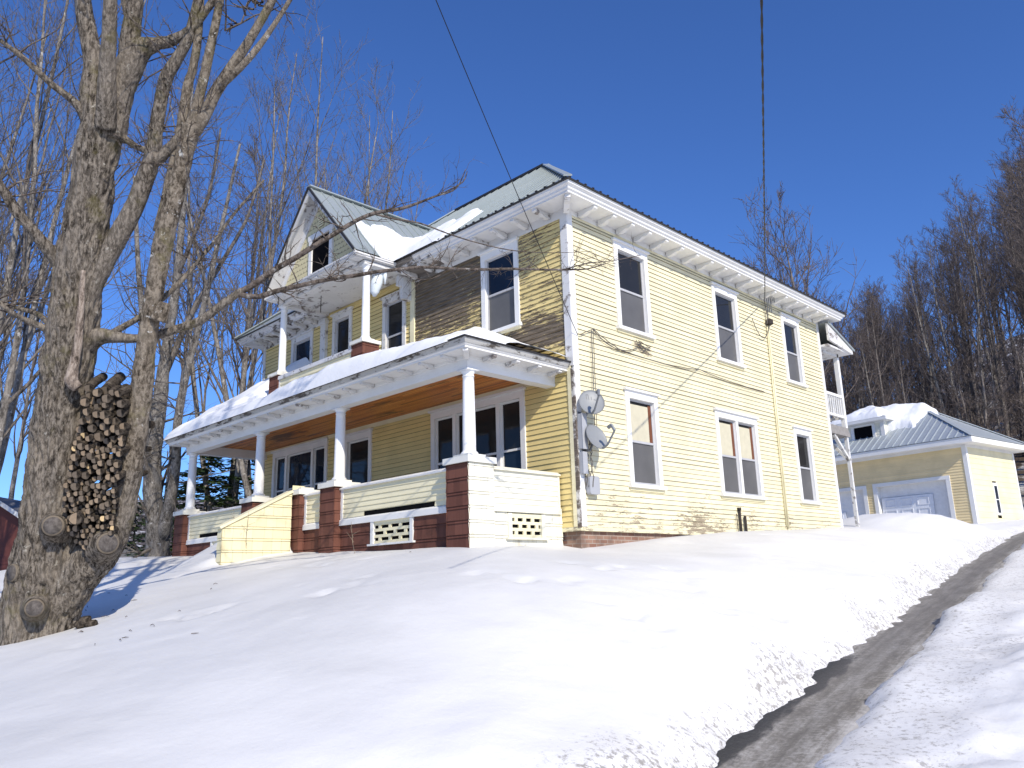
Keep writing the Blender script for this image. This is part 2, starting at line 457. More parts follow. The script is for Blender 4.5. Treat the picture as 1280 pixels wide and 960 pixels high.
def roadmat():
    k = NT('slushy_driveway', 0.6, 0.35)
    u, v, w = k.sep(k.uv())          # u across in metres, v along in metres
    p = k.comb(u, k.math('MULTIPLY', v, 0.28), 0.0)
    pf = k.comb(u, v, 0.0)
    st = k.math('ADD', k.math('MULTIPLY', k.noise(p, 5, 7, 0.7), 0.55), k.math('MULTIPLY', k.noise(k.comb(k.math('MULTIPLY', u, 9.0), k.math('MULTIPLY', v, 0.22), 0.0), 1.0, 5, 0.7), 0.45))
    fine = k.noise(pf, 18, 6, 0.75)
    t = k.math('ADD', k.math('MULTIPLY', st, 0.6), k.math('MULTIPLY', fine, 0.4))
    c = k.ramp(t, [(0.36, (0.085, 0.078, 0.066)), (0.47, (0.20, 0.18, 0.148)), (0.56, (0.42, 0.395, 0.35)), (0.68, (0.70, 0.68, 0.65))])
    ice = k.step(k.math('ADD', u, k.math('MULTIPLY', k.math('SUBTRACT', st, 0.5), 0.9)), -0.12, 0.30)
    c = k.mix(k.math('MULTIPLY', ice, 0.75), c, (0.64, 0.615, 0.58))
    wet = k.math('MULTIPLY', k.step(k.math('ADD', u, k.math('MULTIPLY', k.math('SUBTRACT', k.noise(p, 2.2, 6, 0.65), 0.5), 0.55)), -0.50, -0.56), k.step(k.math('ADD', v, k.math('MULTIPLY', k.math('SUBTRACT', fine, 0.5), 1.6)), 8.5, 8.1))
    asp = k.mix(k.step(k.noise(pf, 40, 4, 0.8), 0.55, 0.75), (0.016, 0.016, 0.016), (0.10, 0.095, 0.09))
    c = k.mix(wet, c, asp)
    lane = k.math('MULTIPLY', k.step(k.math('ABSOLUTE', k.math('ADD', u, 0.34)), 0.42, 0.10), k.step(v, 3.0, 11.0, 0.25, 0.66))
    c = k.mix(lane, c, k.mix(fine, (0.05, 0.046, 0.042), (0.24, 0.22, 0.20)))
    k.color(c)
    k.rough(k.math('MULTIPLY_ADD', fine, 0.4, 0.35))
    k.bump(k.math('ADD', st, k.math('MULTIPLY', fine, 0.4)), 0.6, 0.03)
    return k.mat
M['road'] = roadmat()

def bark(name, a, b, lich, vs=(7, 7, 1.3), lt=0.64, moss=None):
    k = NT(name, 0.9, 0.1)
    o = k.obj()
    n = k.noise(o, 2.2, 9, 0.74, sc=vs, dist=0.6)
    n2 = k.noise(o, 24, 6, 0.75, sc=(1, 1, 0.5))
    n = k.math('ADD', k.math('MULTIPLY', n, 0.58), k.math('MULTIPLY', n2, 0.42))
    c = k.ramp(n, [(0.40, tuple(q * 0.16 for q in a)), (0.47, tuple(q * 0.8 for q in a)), (0.56, b)])
    big = k.noise(o, 1.4, 4)
    c = k.mix(k.step(big, 0.4, 0.7, 0, 0.35), c, tuple(q * 1.25 for q in b))
    l = k.noise(o, 9, 5, 0.6)
    c = k.mix(k.step(l, lt, lt + 0.07, 0, 0.85), c, lich)
    if moss:
        ms = k.noise(o, 1.9, 6, 0.65)
        c = k.mix(k.step(ms, 0.54, 0.68, 0, 0.55), c, moss)
    k.color(c)
    k.bump(n, 1.0, 0.06)
    return k.mat
M['maple_bark'] = bark('rough_maple_bark', (0.112, 0.093, 0.074), (0.285, 0.245, 0.198), (0.44, 0.41, 0.35), vs=(11, 11, 1.8), moss=(0.15, 0.13, 0.05))
M['limb_bark'] = bark('smooth_limb_bark', (0.135, 0.108, 0.08), (0.29, 0.245, 0.19), (0.62, 0.60, 0.55), vs=(5, 5, 3), lt=0.63, moss=(0.17, 0.15, 0.06))
M['twig'] = bark('twig_bark', (0.10, 0.078, 0.062), (0.20, 0.165, 0.14), (0.34, 0.32, 0.29), vs=(4, 4, 2), lt=0.6)
M['far_bark'] = bark('forest_bark', (0.12, 0.103, 0.09), (0.23, 0.20, 0.178), (0.34, 0.32, 0.30), vs=(3, 3, 0.8), lt=0.62)
M['far_twig'] = bark('forest_twigs', (0.10, 0.082, 0.073), (0.19, 0.158, 0.145), (0.22, 0.20, 0.18), vs=(3, 3, 1), lt=0.7)
M['pale_bark'] = bark('pale_hardwood_bark', (0.14, 0.124, 0.108), (0.28, 0.255, 0.225), (0.44, 0.42, 0.39), vs=(3, 3, 1.2), lt=0.6)
M['pale_twig'] = bark('pale_twig_bark', (0.11, 0.095, 0.083), (0.22, 0.195, 0.172), (0.3, 0.28, 0.25), vs=(3, 3, 1), lt=0.7)
M['scar'] = bark('bare_scar_wood', (0.27, 0.21, 0.165), (0.45, 0.37, 0.30), (0.5, 0.42, 0.32), vs=(8, 8, 1.0), lt=0.75)
M['log_bark'] = bark('dry_log_bark', (0.045, 0.036, 0.028), (0.13, 0.105, 0.08), (0.24, 0.22, 0.19), vs=(6, 6, 6))
def endgrain(name, a, b, vary=False):
    k = NT(name, 0.85, 0.1)
    o = k.obj()
    n = k.noise(o, 7, 5, 0.6)
    w = k.noise(o, 38, 4, 0.7)
    c = k.mix(k.math('ADD', k.math('MULTIPLY', n, 0.6), k.math('MULTIPLY', w, 0.4)), a, b)
    if vary:
        oi = k.n.new('ShaderNodeObjectInfo').outputs['Random']
        c = k.mix(k.step(oi, 0.25, 0.9, 0.0, 0.75), c, k.mix(w, (0.045, 0.038, 0.033), (0.16, 0.135, 0.11)))
    k.color(c)
    return k.mat
M['end_old'] = endgrain('weathered_log_end', (0.14, 0.105, 0.072), (0.36, 0.27, 0.185), True)
M['end_new'] = endgrain('fresh_log_end', (0.42, 0.29, 0.14), (0.66, 0.50, 0.29))
def rings():
    k = NT('grey_cut_rings', 0.9, 0.1)
    o = k.obj()
    n = k.noise(o, 16, 6, 0.7)
    k.color(k.ramp(n, [(0.3, (0.05, 0.043, 0.038)), (0.7, (0.17, 0.15, 0.135))]))
    k.bump(n, 0.4, 0.01)
    return k.mat
M['cut_grey'] = rings()
M['cut_rim'] = plain('cut_rim_wood', (0.17, 0.14, 0.105), 0.9, 0.1, var=0.4, sc=20)
def needles():
    k = NT('hemlock_needles', 0.7, 0.2)
    n = k.noise(k.obj(), 1.6, 5)
    k.color(k.mix(n, (0.016, 0.034, 0.013), (0.075, 0.115, 0.038)))
    return k.mat
M['needles'] = needles()
M['barn_red'] = paint('red_brown_clapboard', (0.13, 0.042, 0.034), 0.30, 0.06, board=0.13)
M['shed_grey'] = plain('grey_asphalt_roof', (0.20, 0.20, 0.205), 0.85, 0.1)
M['dry'] = plain('dry_stalk', (0.30, 0.24, 0.17), 0.8, 0.1)

# ------------------------------------------------------------------ terrain
def vnoise(x, y, seed=0):
    xi = np.floor(x).astype(np.int64); yi = np.floor(y).astype(np.int64)
    fx = x - xi; fy = y - yi
    fx = fx * fx * fx * (fx * (fx * 6 - 15) + 10); fy = fy * fy * fy * (fy * (fy * 6 - 15) + 10)
    def h(a, b):
        n = (a * 374761393 + b * 668265263 + seed * 974711) & 0x7fffffff
        n = ((n ^ (n >> 13)) * 1274126177) & 0x7fffffff
        return ((n ^ (n >> 16)) & 0xffff) / 65535.0
    return (h(xi, yi) * (1 - fx) + h(xi + 1, yi) * fx) * (1 - fy) + (h(xi, yi + 1) * (1 - fx) + h(xi + 1, yi + 1) * fx) * fy - 0.5
def fbm(x, y, o=4, seed=0):
    s = 0; a = 1.0
    for i in range(o):
        s = s + a * vnoise(x, y, seed + i); x = x * 2.03; y = y * 2.03; a *= 0.5
    return s

ROAD = [(7.6, -9.5, -2.42), (7.0, -7.2, -2.30), (6.3, -4.7, -2.14), (5.7, -0.8, -1.71), (5.0, 4.05, -1.23), (4.2, 8.6, -0.82), (3.55, 12.6, -0.50), (2.9, 17.5, -0.02), (2.35, 22.9, 0.46), (3.2, 30, 0.9)]
CTRL = [(0, -0.1, -.38), (0.6, -0.3, -.48), (0, 1, -.30), (0, 2, -.22), (0.6, 2, -.32), (0, 3, -.14), (0, 4, -.07), (0, 5.3, .02), (0, 7.5, .14), (0, 10.9, .27), (-.3, -2.4, -.37), (-3, -2.4, -.31), (-5.8, -2.4, -.24), (-8.5, -2.4, -.16), (-11.8, -2.4, -.05),
        (-3.42, -7.51, -1.33), (-5, -9.5, -1.75), (-1, -9.6, -1.95), (4.5, -3.4, -1.42), (4.15, .4, -1.0), (3.4, 5.0, -.60), (2.7, 9.8, -.17), (5.3, -6.9, -1.88), (3.4, -7.2, -1.62), (2, -5, -1.0), (-1, -5, -.85),
        (9.3, -10.9, -2.38), (12, -14, -2.5), (5, -12, -2.35), (-6, -15, -2.4), (-15, -16, -2.3), (-8, -6, -.85), (-13, -6, -.45), (-16, -4, -.05), (-18, -1, .1), (-24, -3, -.5), (-22, -10, -1.4), (-32, -4, -1.3), (-40, -15, -2.5),
        (-12, 3, .1), (-12, 12, .4), (-25, 10, 0), (-40, 10, -.6), (8.0, -4.2, -2.07), (8.0, -1.8, -1.62), (7.15, -4.3, -2.02), (7.4, -5.6, -2.12), (7.2, 4, -1.05), (6.4, 10, -.45), (5.6, 15, -.0), (10.5, -3, -1.6), (11, 4, -.9), (12, 12, .2), (8, 22, 1.2),
        (.6, 15, .55), (-.6, 21, .75), (-.6, 25, .82), (1.2, 26, .95), (2.8, 29, 1.1), (-7, 25, .7), (-8, 15, .5), (-3, 13, .4), (30, -20, -2.5), (40, 10, 0), (30, 30, 2), (0, 40, 2.2), (-30, 35, 1.5), (30, -60, -3), (-40, -60, -3.5), (-80, 0, -3), (-70, 50, 0), (70, 50, 2), (80, -20, -1), (0, 70, 3)] + ROAD[:9]
_c = np.array(CTRL, float)
def _tps(r2): return np.where(r2 > 0, 0.5 * r2 * np.log(np.maximum(r2, 1e-12)), 0)
_n = len(_c)
_K = _tps(((_c[:, None, :2] - _c[None, :, :2]) ** 2).sum(-1)) + np.eye(_n) * 0.12
_P = np.c_[np.ones(_n), _c[:, :2]]
_A = np.zeros((_n + 3, _n + 3)); _A[:_n, :_n] = _K; _A[:_n, _n:] = _P; _A[_n:, :_n] = _P.T
_w = np.linalg.solve(_A, np.r_[_c[:, 2], 0, 0, 0])
def base_h(x, y):
    xc = np.clip(x, -85, 85); yc = np.clip(y, -65, 75)
    r = _w[_n] + _w[_n + 1] * xc + _w[_n + 2] * yc
    for i in range(_n):
        r = r + _w[i] * _tps((xc - _c[i, 0]) ** 2 + (yc - _c[i, 1]) ** 2)
    return r
def sstep(a, b, x):
    t = np.clip((x - a) / (b - a), 0, 1); return t * t * (3 - 2 * t)
def road_d(x, y):
    """signed distance to the drive's centre line (left negative), arclength, road height"""
    best = np.full(x.shape, 1e9); sg = np.zeros(x.shape); ss = np.zeros(x.shape); zz = np.zeros(x.shape); s0 = 0
    for (ax, ay, az), (bx, by, bz) in zip(ROAD[:-1], ROAD[1:]):
        dx, dy = bx - ax, by - ay; L = math.hypot(dx, dy)
        t = np.clip(((x - ax) * dx + (y - ay) * dy) / L / L, 0, 1)
        px = ax + t * dx; py = ay + t * dy
        d = np.hypot(x - px, y - py)
        k = d < best
        best = np.where(k, d, best); sg = np.where(k, np.sign(-(dx * (y - ay) - dy * (x - ax))), sg)
        ss = np.where(k, s0 + t * L, ss); zz = np.where(k, az + t * (bz - az), zz)
        s0 += L
    return best * sg, ss, zz
def height(x, y, fine=True):
    x = np.asarray(x, float); y = np.asarray(y, float)
    h = base_h(x, y)
    # wooded hill behind and to the right, low ridge far left
    up = sstep(34, 75, y + 0.10 * x) * 13 + sstep(60, 150, y + 0.1 * x) * 22
    h = h + up * sstep(-70, 10, x + 0.2 * y)
    h = h + sstep(70, 220, -x + 0.2 * y) * 22 * sstep(-60, 30, y)
    # snow pile ploughed up before the garage
    h = h + 0.20 * np.exp(-(((x + 0.4) / 1.7) ** 2 + ((y - 15.3) / 2.2) ** 2) ** 1.3) * (1 + 0.5 * fbm(x * 1.5, y * 1.5, 4, 31))
    h = h + 0.12 * np.exp(-(((x - 1.5) / 1.3) ** 2 + ((y - 15.6) / 2.0) ** 2) ** 1.5) * (1 + 0.5 * fbm(x * 1.5, y * 1.5, 4, 32))
    # buried porch steps
    h = h + (0.62 * sstep(-4.6, -2.4, y)) * sstep(-8.2, -7.3, x) * sstep(-5.75, -6.25, x) * sstep(-2.0, -2.35, y)
    # hollow round the big maple
    dt = np.hypot(x + 3.4, y + 7.5)
    h = h - 0.10 * np.exp(-(dt / 1.1) ** 2)
    d, s, rz = road_d(x, y)
    ad = np.abs(d)
    n1 = fbm(x * 1.1, y * 1.1, 5, 3); n2 = fbm(x * 3.3, y * 3.3, 4, 11)
    if fine:
        near = sstep(40, 12, np.hypot(x, y)); h = h + 0.045 * fbm(x * 0.35, y * 0.35, 3, 5) + near * 0.018 * fbm(x * 0.8 + y * 0.5, y * 0.5 - 0.3 * x, 3, 15) + near * (0.010 * n1 + 0.0035 * n2)
        # ploughed left verge and trampled right bank
        verge = np.exp(-((d + 1.75) / 0.75) ** 2) * sstep(0, 3, s)
        h = h + verge * (0.02 + 0.012 * n2 + 0.03 * n1)
        pits = np.maximum(0, fbm(x * 2.6 + 9, y * 2.6, 3, 41) - 0.20) * sstep(0.12, 0.30, fbm(x * 0.33, y * 0.33, 3, 43))
        h = h - near * 0.16 * pits
        tr = sstep(0.6, 1.2, d) * sstep(6.5, 3.0, d)
        h = h + tr * (0.17 * n1 + 0.06 * n2 + 0.03 * fbm(x * 7, y * 7, 3, 77)) * sstep(26, 8, y)
    edge = np.where(d > 0, d * 1.25 + 0.86, ad * 1.05 + 0.12) + 0.16 * fbm(x * 1.3, y * 1.3, 3, 21) + 0.10 * fbm(x * 4.1, y * 4.1, 2, 23)
    k = sstep(1.25, 0.62, edge)
    h = h * (1 - k) + (rz - 0.16 + 0.05 * n2) * k
    return h
def gz(x, y): return float(height(np.array([x]), np.array([y]))[0])

def axis(lo, hi, f0, f1, fine, grow=1.12):
    a = list(np.arange(f0, f1 + 1e-6, fine)); st = fine
    while a[-1] < hi: st = min(st * grow, 12); a.append(a[-1] + st)
    st = fine; b = []; q = f0
    while q > lo: st = min(st * grow, 12); q -= st; b.append(q)
    return np.array(b[::-1] + a)
xs = axis(-420, 420, -9, 9.5, 0.085); ys = axis(-120, 520, -9.5, 5, 0.085, 1.06)
GX, GY = np.meshgrid(xs, ys)
GZ = height(GX, GY)
nx, ny = len(xs), len(ys)
me = bpy.data.meshes.new('snow_ground')
me.vertices.add(nx * ny)
me.vertices.foreach_set('co', np.stack([GX, GY, GZ], -1).astype(np.float32).ravel())
ii = (np.arange(ny - 1)[:, None] * nx + np.arange(nx - 1)[None, :]).ravel()
q = np.stack([ii, ii + 1, ii + nx + 1, ii + nx], 1).astype(np.int32)
me.loops.add(q.size); me.loops.foreach_set('vertex_index', q.ravel())
me.polygons.add(len(q)); me.polygons.foreach_set('loop_start', np.arange(0, q.size, 4, dtype=np.int32))
me.update(calc_edges=True)
me.polygons.foreach_set('use_smooth', [True] * len(q))
d, s_, rz_ = road_d(GX, GY)
n1 = fbm(GX * 0.9, GY * 0.9, 4, 51)
grime = np.where(d < 0, sstep(-1.3, -0.72, d + 0.4 * n1) * 1.1, sstep(1.35, 0.8, d + 0.3 * n1) * 0.8) * sstep(40, 20, np.abs(GY))
patch = np.exp(-(((GX - 9.0) / 0.55) ** 2 + ((GY + 3.4) / 0.8) ** 2) ** 2) * 1.3
grime = np.clip(grime, 0, 1.3)
at_ = me.attributes.new('grime', 'FLOAT', 'POINT'); at_.data.foreach_set('value', grime.astype(np.float32).ravel())
lit = sstep(33, 44, GY + 0.1 * GX) * sstep(-60, -10, GX + 0.3 * GY) + sstep(50, 80, -GX)
at_ = me.attributes.new('litter', 'FLOAT', 'POINT'); at_.data.foreach_set('value', np.clip(lit, 0, 1).astype(np.float32).ravel())
sunlit_bank = np.clip(sstep(-4.2, -2.2, d + 0.9 * n1) * sstep(7.0, 3.0, d), 0, 1) + np.exp(-(((GX + 0.2) / 3.0) ** 2 + ((GY - 15.3) / 3.0) ** 2))
at_ = me.attributes.new('sunlit_bank', 'FLOAT', 'POINT'); at_.data.foreach_set('value', np.clip(sunlit_bank, 0, 1).astype(np.float32).ravel())
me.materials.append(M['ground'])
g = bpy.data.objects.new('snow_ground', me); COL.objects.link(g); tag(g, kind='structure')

# driveway sheet
pts = []
for (a, b) in zip(ROAD[:-1], ROAD[1:]):
    for k in range(14):
        t = k / 14; pts.append([a[i] + (b[i] - a[i]) * t for i in range(3)])
pts.append(list(ROAD[-1]))
P = np.array(pts)
for _ in range(30):
    P[1:-1] = (P[:-2] + P[2:] + 2 * P[1:-1]) / 4
verts = []; uvs = []; W = np.linspace(-1.35, 0.45, 20); sacc = 0
for i in range(len(P)):
    if i: sacc += math.hypot(*(P[i] - P[i - 1])[:2])
    dv = P[min(i + 1, len(P) - 1)] - P[max(i - 1, 0)]; dv = dv[:2] / np.hypot(*dv[:2]); nr = np.array([dv[1], -dv[0]])
    for w in W:
        x, y = P[i][:2] + nr * w
        rut = -0.022 * math.exp(-((w + 0.42) / 0.2) ** 2) - 0.015 * math.exp(-((w - 0.3) / 0.2) ** 2)
        verts.append((x, y, P[i][2] - 0.05 + rut)); uvs.append((w, sacc))
nw = len(W); faces = [(i * nw + j, i * nw + j + 1, (i + 1) * nw + j + 1, (i + 1) * nw + j) for i in range(len(P) - 1) for j in range(nw - 1)]
me = bpy.data.meshes.new('driveway'); me.from_pydata(verts, [], faces)
ul = me.uv_layers.new(name='UVMap')
for l in me.loops: ul.data[l.index].uv = uvs[l.vertex_index]
me.polygons.foreach_set('use_smooth', [True] * len(faces)); me.materials.append(M['road']); me.update()
o = bpy.data.objects.new('driveway', me); COL.objects.link(o); tag(o, kind='structure')

# ------------------------------------------------------------------ house
Sd = lambda u, n, z: (n, u, z)        # long sunlit side, plane x = 0
Fr = lambda u, n, z: (u, -n, z)       # porch front, plane y = 0
HW, HL, HH = 11.96, 10.87, 6.02
house = thing('yellow_house', 'large weathered yellow two-storey house with white trim, columned porch and balcony', 'house')

def siding(mb, F, u0, u1, z0, z1, holes=(), expo=0.1, th=0.016, n0=0.0, m=0, jit=0.0, um=0):
    z = z0; i = 0
    while z < z1 - 1e-4:
        zt = min(z + expo, z1)
        cuts = [(max(a, u0), min(b, u1)) for a, b, c, d in holes if c < zt - 0.005 and d > z + 0.005 and b > u0 and a < u1]
        cuts.sort(); segs = []; q = u0
        for a, b in cuts:
            if a > q: segs.append((q, a))
            q = max(q, b)
        if q < u1: segs.append((q, u1))
        r = random.Random(i * 31 + int(u0 * 10))
        t = th * (1 + jit * (r.random() - 0.5))
        for a, b in segs:
            mb.quad(F(a, n0 + t, z), F(b, n0 + t, z), F(b, n0 + 0.003, zt), F(a, n0 + 0.003, zt), m)
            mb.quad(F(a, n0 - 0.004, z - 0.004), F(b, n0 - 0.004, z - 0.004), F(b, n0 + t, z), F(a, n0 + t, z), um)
        z = zt; i += 1

def window(parent, F, u0, u1, z0, z1, upper='glass', lower='screen', cw=0.125, mull=(), old=False, name='window', shade=False, storm=True, cap=True, meet=0.5, depth=0.06):
    wm = M['white_old'] if old else M['white']
    c = MB(); T = 0.045
    hz = z1 - 0.15
    c.box(u0, u0 + cw, -depth, T, z0 + 0.05, hz, F=F); c.box(u1 - cw, u1, -depth, T, z0 + 0.05, hz, F=F)
    c.box(u0, u1, -depth, T + 0.004, hz, z1, F=F)
    if cap: c.box(u0 - 0.04, u1 + 0.04, 0.0, T + 0.05, z1, z1 + 0.045, F=F)
    w = c.build(name, wm, parent)
    s = MB(); s.box(u0 - 0.045, u1 + 0.045, -depth, 0.095, z0 - 0.02, z0 + 0.05, F=F)
    s.box(u0 - 0.02, u1 + 0.02, 0.002, 0.04, z0 - 0.075, z0 - 0.02, 1, F=F)
    s.build('sill', [wm, M['yellow']], w)
    edges = [u0 + cw] + [x for mm in mull for x in (mm - 0.05, mm + 0.05)] + [u1 - cw]
    for mm in mull:
        mb = MB(); mb.box(mm - 0.05, mm + 0.05, -depth, T - 0.008, z0 + 0.05, hz, F=F); mb.build('mullion', wm, w)
    for i in range(0, len(edges), 2):
        a, b = edges[i], edges[i + 1]; lo, hi = z0 + 0.05, hz; zm = lo + (hi - lo) * meet
        sh = MB(); f = 0.038; n0, n1 = -0.055, -0.022
        sh.box(a, a + f, n0, n1, lo, hi, F=F); sh.box(b - f, b, n0, n1, lo, hi, F=F)
        sh.box(a + f, b - f, n0, n1, lo, lo + f + 0.015, F=F); sh.box(a + f, b - f, n0, n1, hi - f, hi, F=F)
        sh.box(a + f, b - f, n0, n1 + 0.012, zm - 0.022, zm + 0.022, F=F)
        sh.build('sash', M['grey_sash'] if storm else wm, w)
        gl = MB(); gl.box(a + f, b - f, -0.05, -0.04, zm + 0.022, hi - f, F=F); gl.build('pane', M[upper], w)
        if shade:
            q = MB(); q.box(a + f + 0.004, b - f - 0.10, -0.039, -0.034, zm + 0.024, hi - f - 0.06, F=F); q.build('roller_shade', M['shade'], w)
            q = MB(); q.box(b - f - 0.096, b - f - 0.004, -0.039, -0.030, zm + 0.024, hi - f - 0.03, F=F); q.build('wood_strip', M['redwood'], w)
        gl = MB(); gl.box(a + f, b - f, -0.048, -0.035, lo + f + 0.015, zm - 0.022, F=F); gl.build('screen' if lower == 'screen' else 'pane', M[lower], w)
    return w
M['grey_sash'] = plain('grey_white_sash', (0.45, 0.45, 0.46), 0.5, 0.3)

SW = [(1.41, 2.57, 3.97, 5.86), (5.15, 6.30, 3.97, 5.84), (8.57, 9.59, 3.98, 5.83), (1.49, 2.57, .80, 2.71), (4.79, 6.67, .81, 2.73), (8.57, 9.56, .83, 2.76)]
FW = [(-2.42, -1.31, 4.07, 5.90), (-5.98, -5.06, 4.0, 5.88), (-8.22, -7.32, 3.6, 6.03), (-10.33, -9.20, 4.0, 5.90), (-4.13, -1.26, .55, 2.73), (-7.53, -6.37, .30, 2.70), (-11.11, -8.31, .70, 2.76)]
shrink = lambda L: [(a + .05, b - .05, c + .02, d - .05) for a, b, c, d in L]
mb = MB(); siding(mb, Sd, 0.12, HL - 0.1, 0.0, HH, shrink(SW), jit=0.5, th=0.021, um=1)
mb.box(-0.02, -0.08, 0, HL, 0, HH) if False else None
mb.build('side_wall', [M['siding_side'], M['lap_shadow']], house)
mb = MB(); siding(mb, Fr, -HW, -0.12, 0.0, HH, shrink(FW), jit=0.5, th=0.021, um=1)
siding(mb, Fr, -8.7, -4.75, HH, 6.2, th=0.02)
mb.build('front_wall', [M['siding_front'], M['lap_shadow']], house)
mb = MB()
mb.quad((-HW, HL, 0), (0, HL, 0), (0, HL, HH), (-HW, HL, HH)); mb.quad((-HW, 0, 0), (-HW, HL, 0), (-HW, HL, HH), (-HW, 0, HH))
mb.quad((-HW, 0.25, 0), (-0.25, 0.25, 0), (-0.25, 0.25, HH), (-HW, 0.25, HH)); mb.quad((-0.25, 0.25, 0), (-0.25, HL, 0), (-0.25, HL, HH), (-0.25, 0.25, HH))
mb.build('inner_wall', M['yellow'], house)
def bx(name, mat, parent, *a, F=None):
    b = MB(); b.box(*a, F=F); return b.build(name, mat, parent)
bx('corner_board', M['white'], house, 0.0, 0.135, -0.02, 0.034, 0.0, HH, F=Sd); bx('corner_board', M['white'], house, HL - 0.11, HL + 0.01, -0.02, 0.034, 0.0, HH, F=Sd)
bx('frieze_strip', M['yellow'], house, 0.136, HL - 0.112, 0.002, 0.03, HH - 0.06, HH - 0.002, F=Sd)
bx('corner_board', M['white_old'], house, -0.14, 0.032, 0.0, 0.034, 2.95, HH, F=Fr); bx('corner_board', M['white_old'], house, -HW - 0.01, -HW + 0.12, 0.0, 0.034, 0, HH, F=Fr)
bx('corner_strip', M['white_rot2'], house, -0.04, 0.034, 0.0, 0.036, -0.02, 2.9, F=Fr); bx('corner_board', M['yellow'], house, -0.13, -0.042, 0.0, 0.034, 0.0, 2.95, F=Fr); bx('pilaster', M['yellow'], house, -4.87, -4.72, 0.0, 0.05, 3.2, HH, F=Fr)
mb = MB(); mb.box(-8.72, -8.48, 0.0, 0.10, 3.4, 6.08, F=Fr); mb.box(-8.76, -8.44, 0.0, 0.14, 5.9, 6.0, F=Fr); mb.build('pilaster', M['white_old'], house)
mb = MB(); mb.box(-HW + 0.05, -0.05, 0.05, HL - 0.05, -1.2, -0.04); mb.build('foundation', M['brick'], house)
mb = MB(); mb.box(0.05, HL, -0.04, 0.026, -0.075, -0.004, F=Sd); mb.box(-0.5, 0.026, -0.04, 0.026, -0.075, -0.004, F=Fr); mb.build('water_table', M['siding_side'], house)

for i, w in enumerate(SW):
    window(house, Sd, *w, shade=(i in (3, 4)), mull=((w[0] + w[1]) / 2,) if i == 4 else ())
window(house, Fr, *FW[0], upper='glass_blue'); window(house, Fr, *FW[1], old=True, lower='glass'); window(house, Fr, *FW[3], old=True, upper='glass_blue', lower='glass_blue')
d = window(house, Fr, *FW[2], old=True, lower='glass', name='door', meet=0.35)
window(house, Fr, *FW[4], upper='glass', lower='glass_blue', mull=(-3.36, -2.02), storm=False)
window(house, Fr, *FW[5], upper='glass', lower='glass_blue', name='door', storm=False, meet=0.4)
window(house, Fr, *FW[6], upper='glass_blue', lower='glass', mull=(-10.4, -9.05), storm=False)

# main cornice with brackets
PROF = [(0.0, 5.96), (0.028, 5.96), (0.028, 6.13), (0.50, 6.13), (0.50, 6.165), (0.535, 6.185), (0.545, 6.225), (0.595, 6.255), (0.605, 6.30), (0.0, 6.305)]
main_path = [(-4.78, 0), (0, 0), (0, HL), (-HW, HL), (-HW, 0), (-8.66, 0)]
mb = MB(); mb.sweep(main_path, PROF); npr = len(PROF) - 1
for i in list(range(npr)) + list(range(4 * npr, 5 * npr)): mb.m[i] = 1
corn = mb.build('cornice', [M['white'], M['white_rot']], house)
mb = MB(); mb.sweep(main_path, [(0.57, 6.302), (0.64, 6.302), (0.645, 6.325), (0.57, 6.335)])
for y in np.arange(-0.6, HL + 0.6, 0.225): mb.box(y, y + 0.045, 0.60, 0.648, 6.335, 6.355, F=Sd)
for x in np.arange(-4.7, 0.6, 0.225): mb.box(x, x + 0.045, 0.60, 0.648, 6.335, 6.355, F=Fr)
mb.build('drip_edge', M['dark_metal'], house)
def bracket(F, u, w=0.10, z=6.127, k=1.0):
    b = MB(); pr = [(0.06, 0.0), (0.47, 0.0), (0.47, -0.05), (0.40, -0.075), (0.30, -0.068), (0.22, -0.10), (0.12, -0.115), (0.06, -0.11)]
    b.prism([F(u - w / 2, n * k, z + h * k) for n, h in pr], Vector(F(u + w / 2, 0, 0)) - Vector(F(u - w / 2, 0, 0)))
    return b
for i in range(18): bracket(Sd, 0.35 + i * 0.6).build('bracket', M['white'], corn)
for i in range(8): bracket(Fr, -0.42 - i * 0.6).build('bracket', M['white_old'], corn)
for i in range(6): bracket(Fr, -9.0 - i * 0.55).build('bracket', M['white_old'], corn)
# diagonal bracket at the corner
cb = bracket(lambda u, n, z: (0.707 * (n - u) + 0.0, -0.707 * (n + u), z), 0.0, 0.11, 6.127, 1.3); cb.build('bracket', M['white_old'], corn)

# main roof: truncated hip with a flat deck
ZE, SL = 6.33, 0.853
E0 = 0.63; dx0, dx1, dy0, dy1, ZD = -7.5, -3.80, 3.70, HL - 3.7, 6.33 + 0.853 * 4.33
rx0, rx1, ry0, ry1 = -HW - E0, E0, -E0, HL + E0
mb = MB()
mb.quad((rx0, ry0, ZE), (rx1, ry0, ZE), (dx1, dy0, ZD), (dx0, dy0, ZD)); mb.quad((rx1, ry0, ZE), (rx1, ry1, ZE), (dx1, dy1, ZD), (dx1, dy0, ZD))
mb.quad((rx1, ry1, ZE), (rx0, ry1, ZE), (dx0, dy1, ZD), (dx1, dy1, ZD)); mb.quad((rx0, ry1, ZE), (rx0, ry0, ZE), (dx0, dy0, ZD), (dx0, dy1, ZD))
mb.quad((dx0, dy0, ZD), (dx1, dy0, ZD), (dx1, dy1, ZD), (dx0, dy1, ZD))
for x in np.arange(-8.0, 0.5, 0.30):
    t = min(4.33, E0 - x)
    if t < 0.2: continue
    mb.obox((x, ry0, ZE + 0.012), (x, ry0 + t, ZE + SL * t + 0.012), (0, -SL, 1), 0.035, 0.028)
roof = mb.build('roof', M['metal_roof'], house)
mb = MB()
mb.obox((dx0, dy0, ZD + 0.015), (dx1 - 0.02, dy0, ZD + 0.015), (0, 0, 1), 0.16, 0.06)
mb.build('roof_edge_cap', M['dark_metal'], roof)
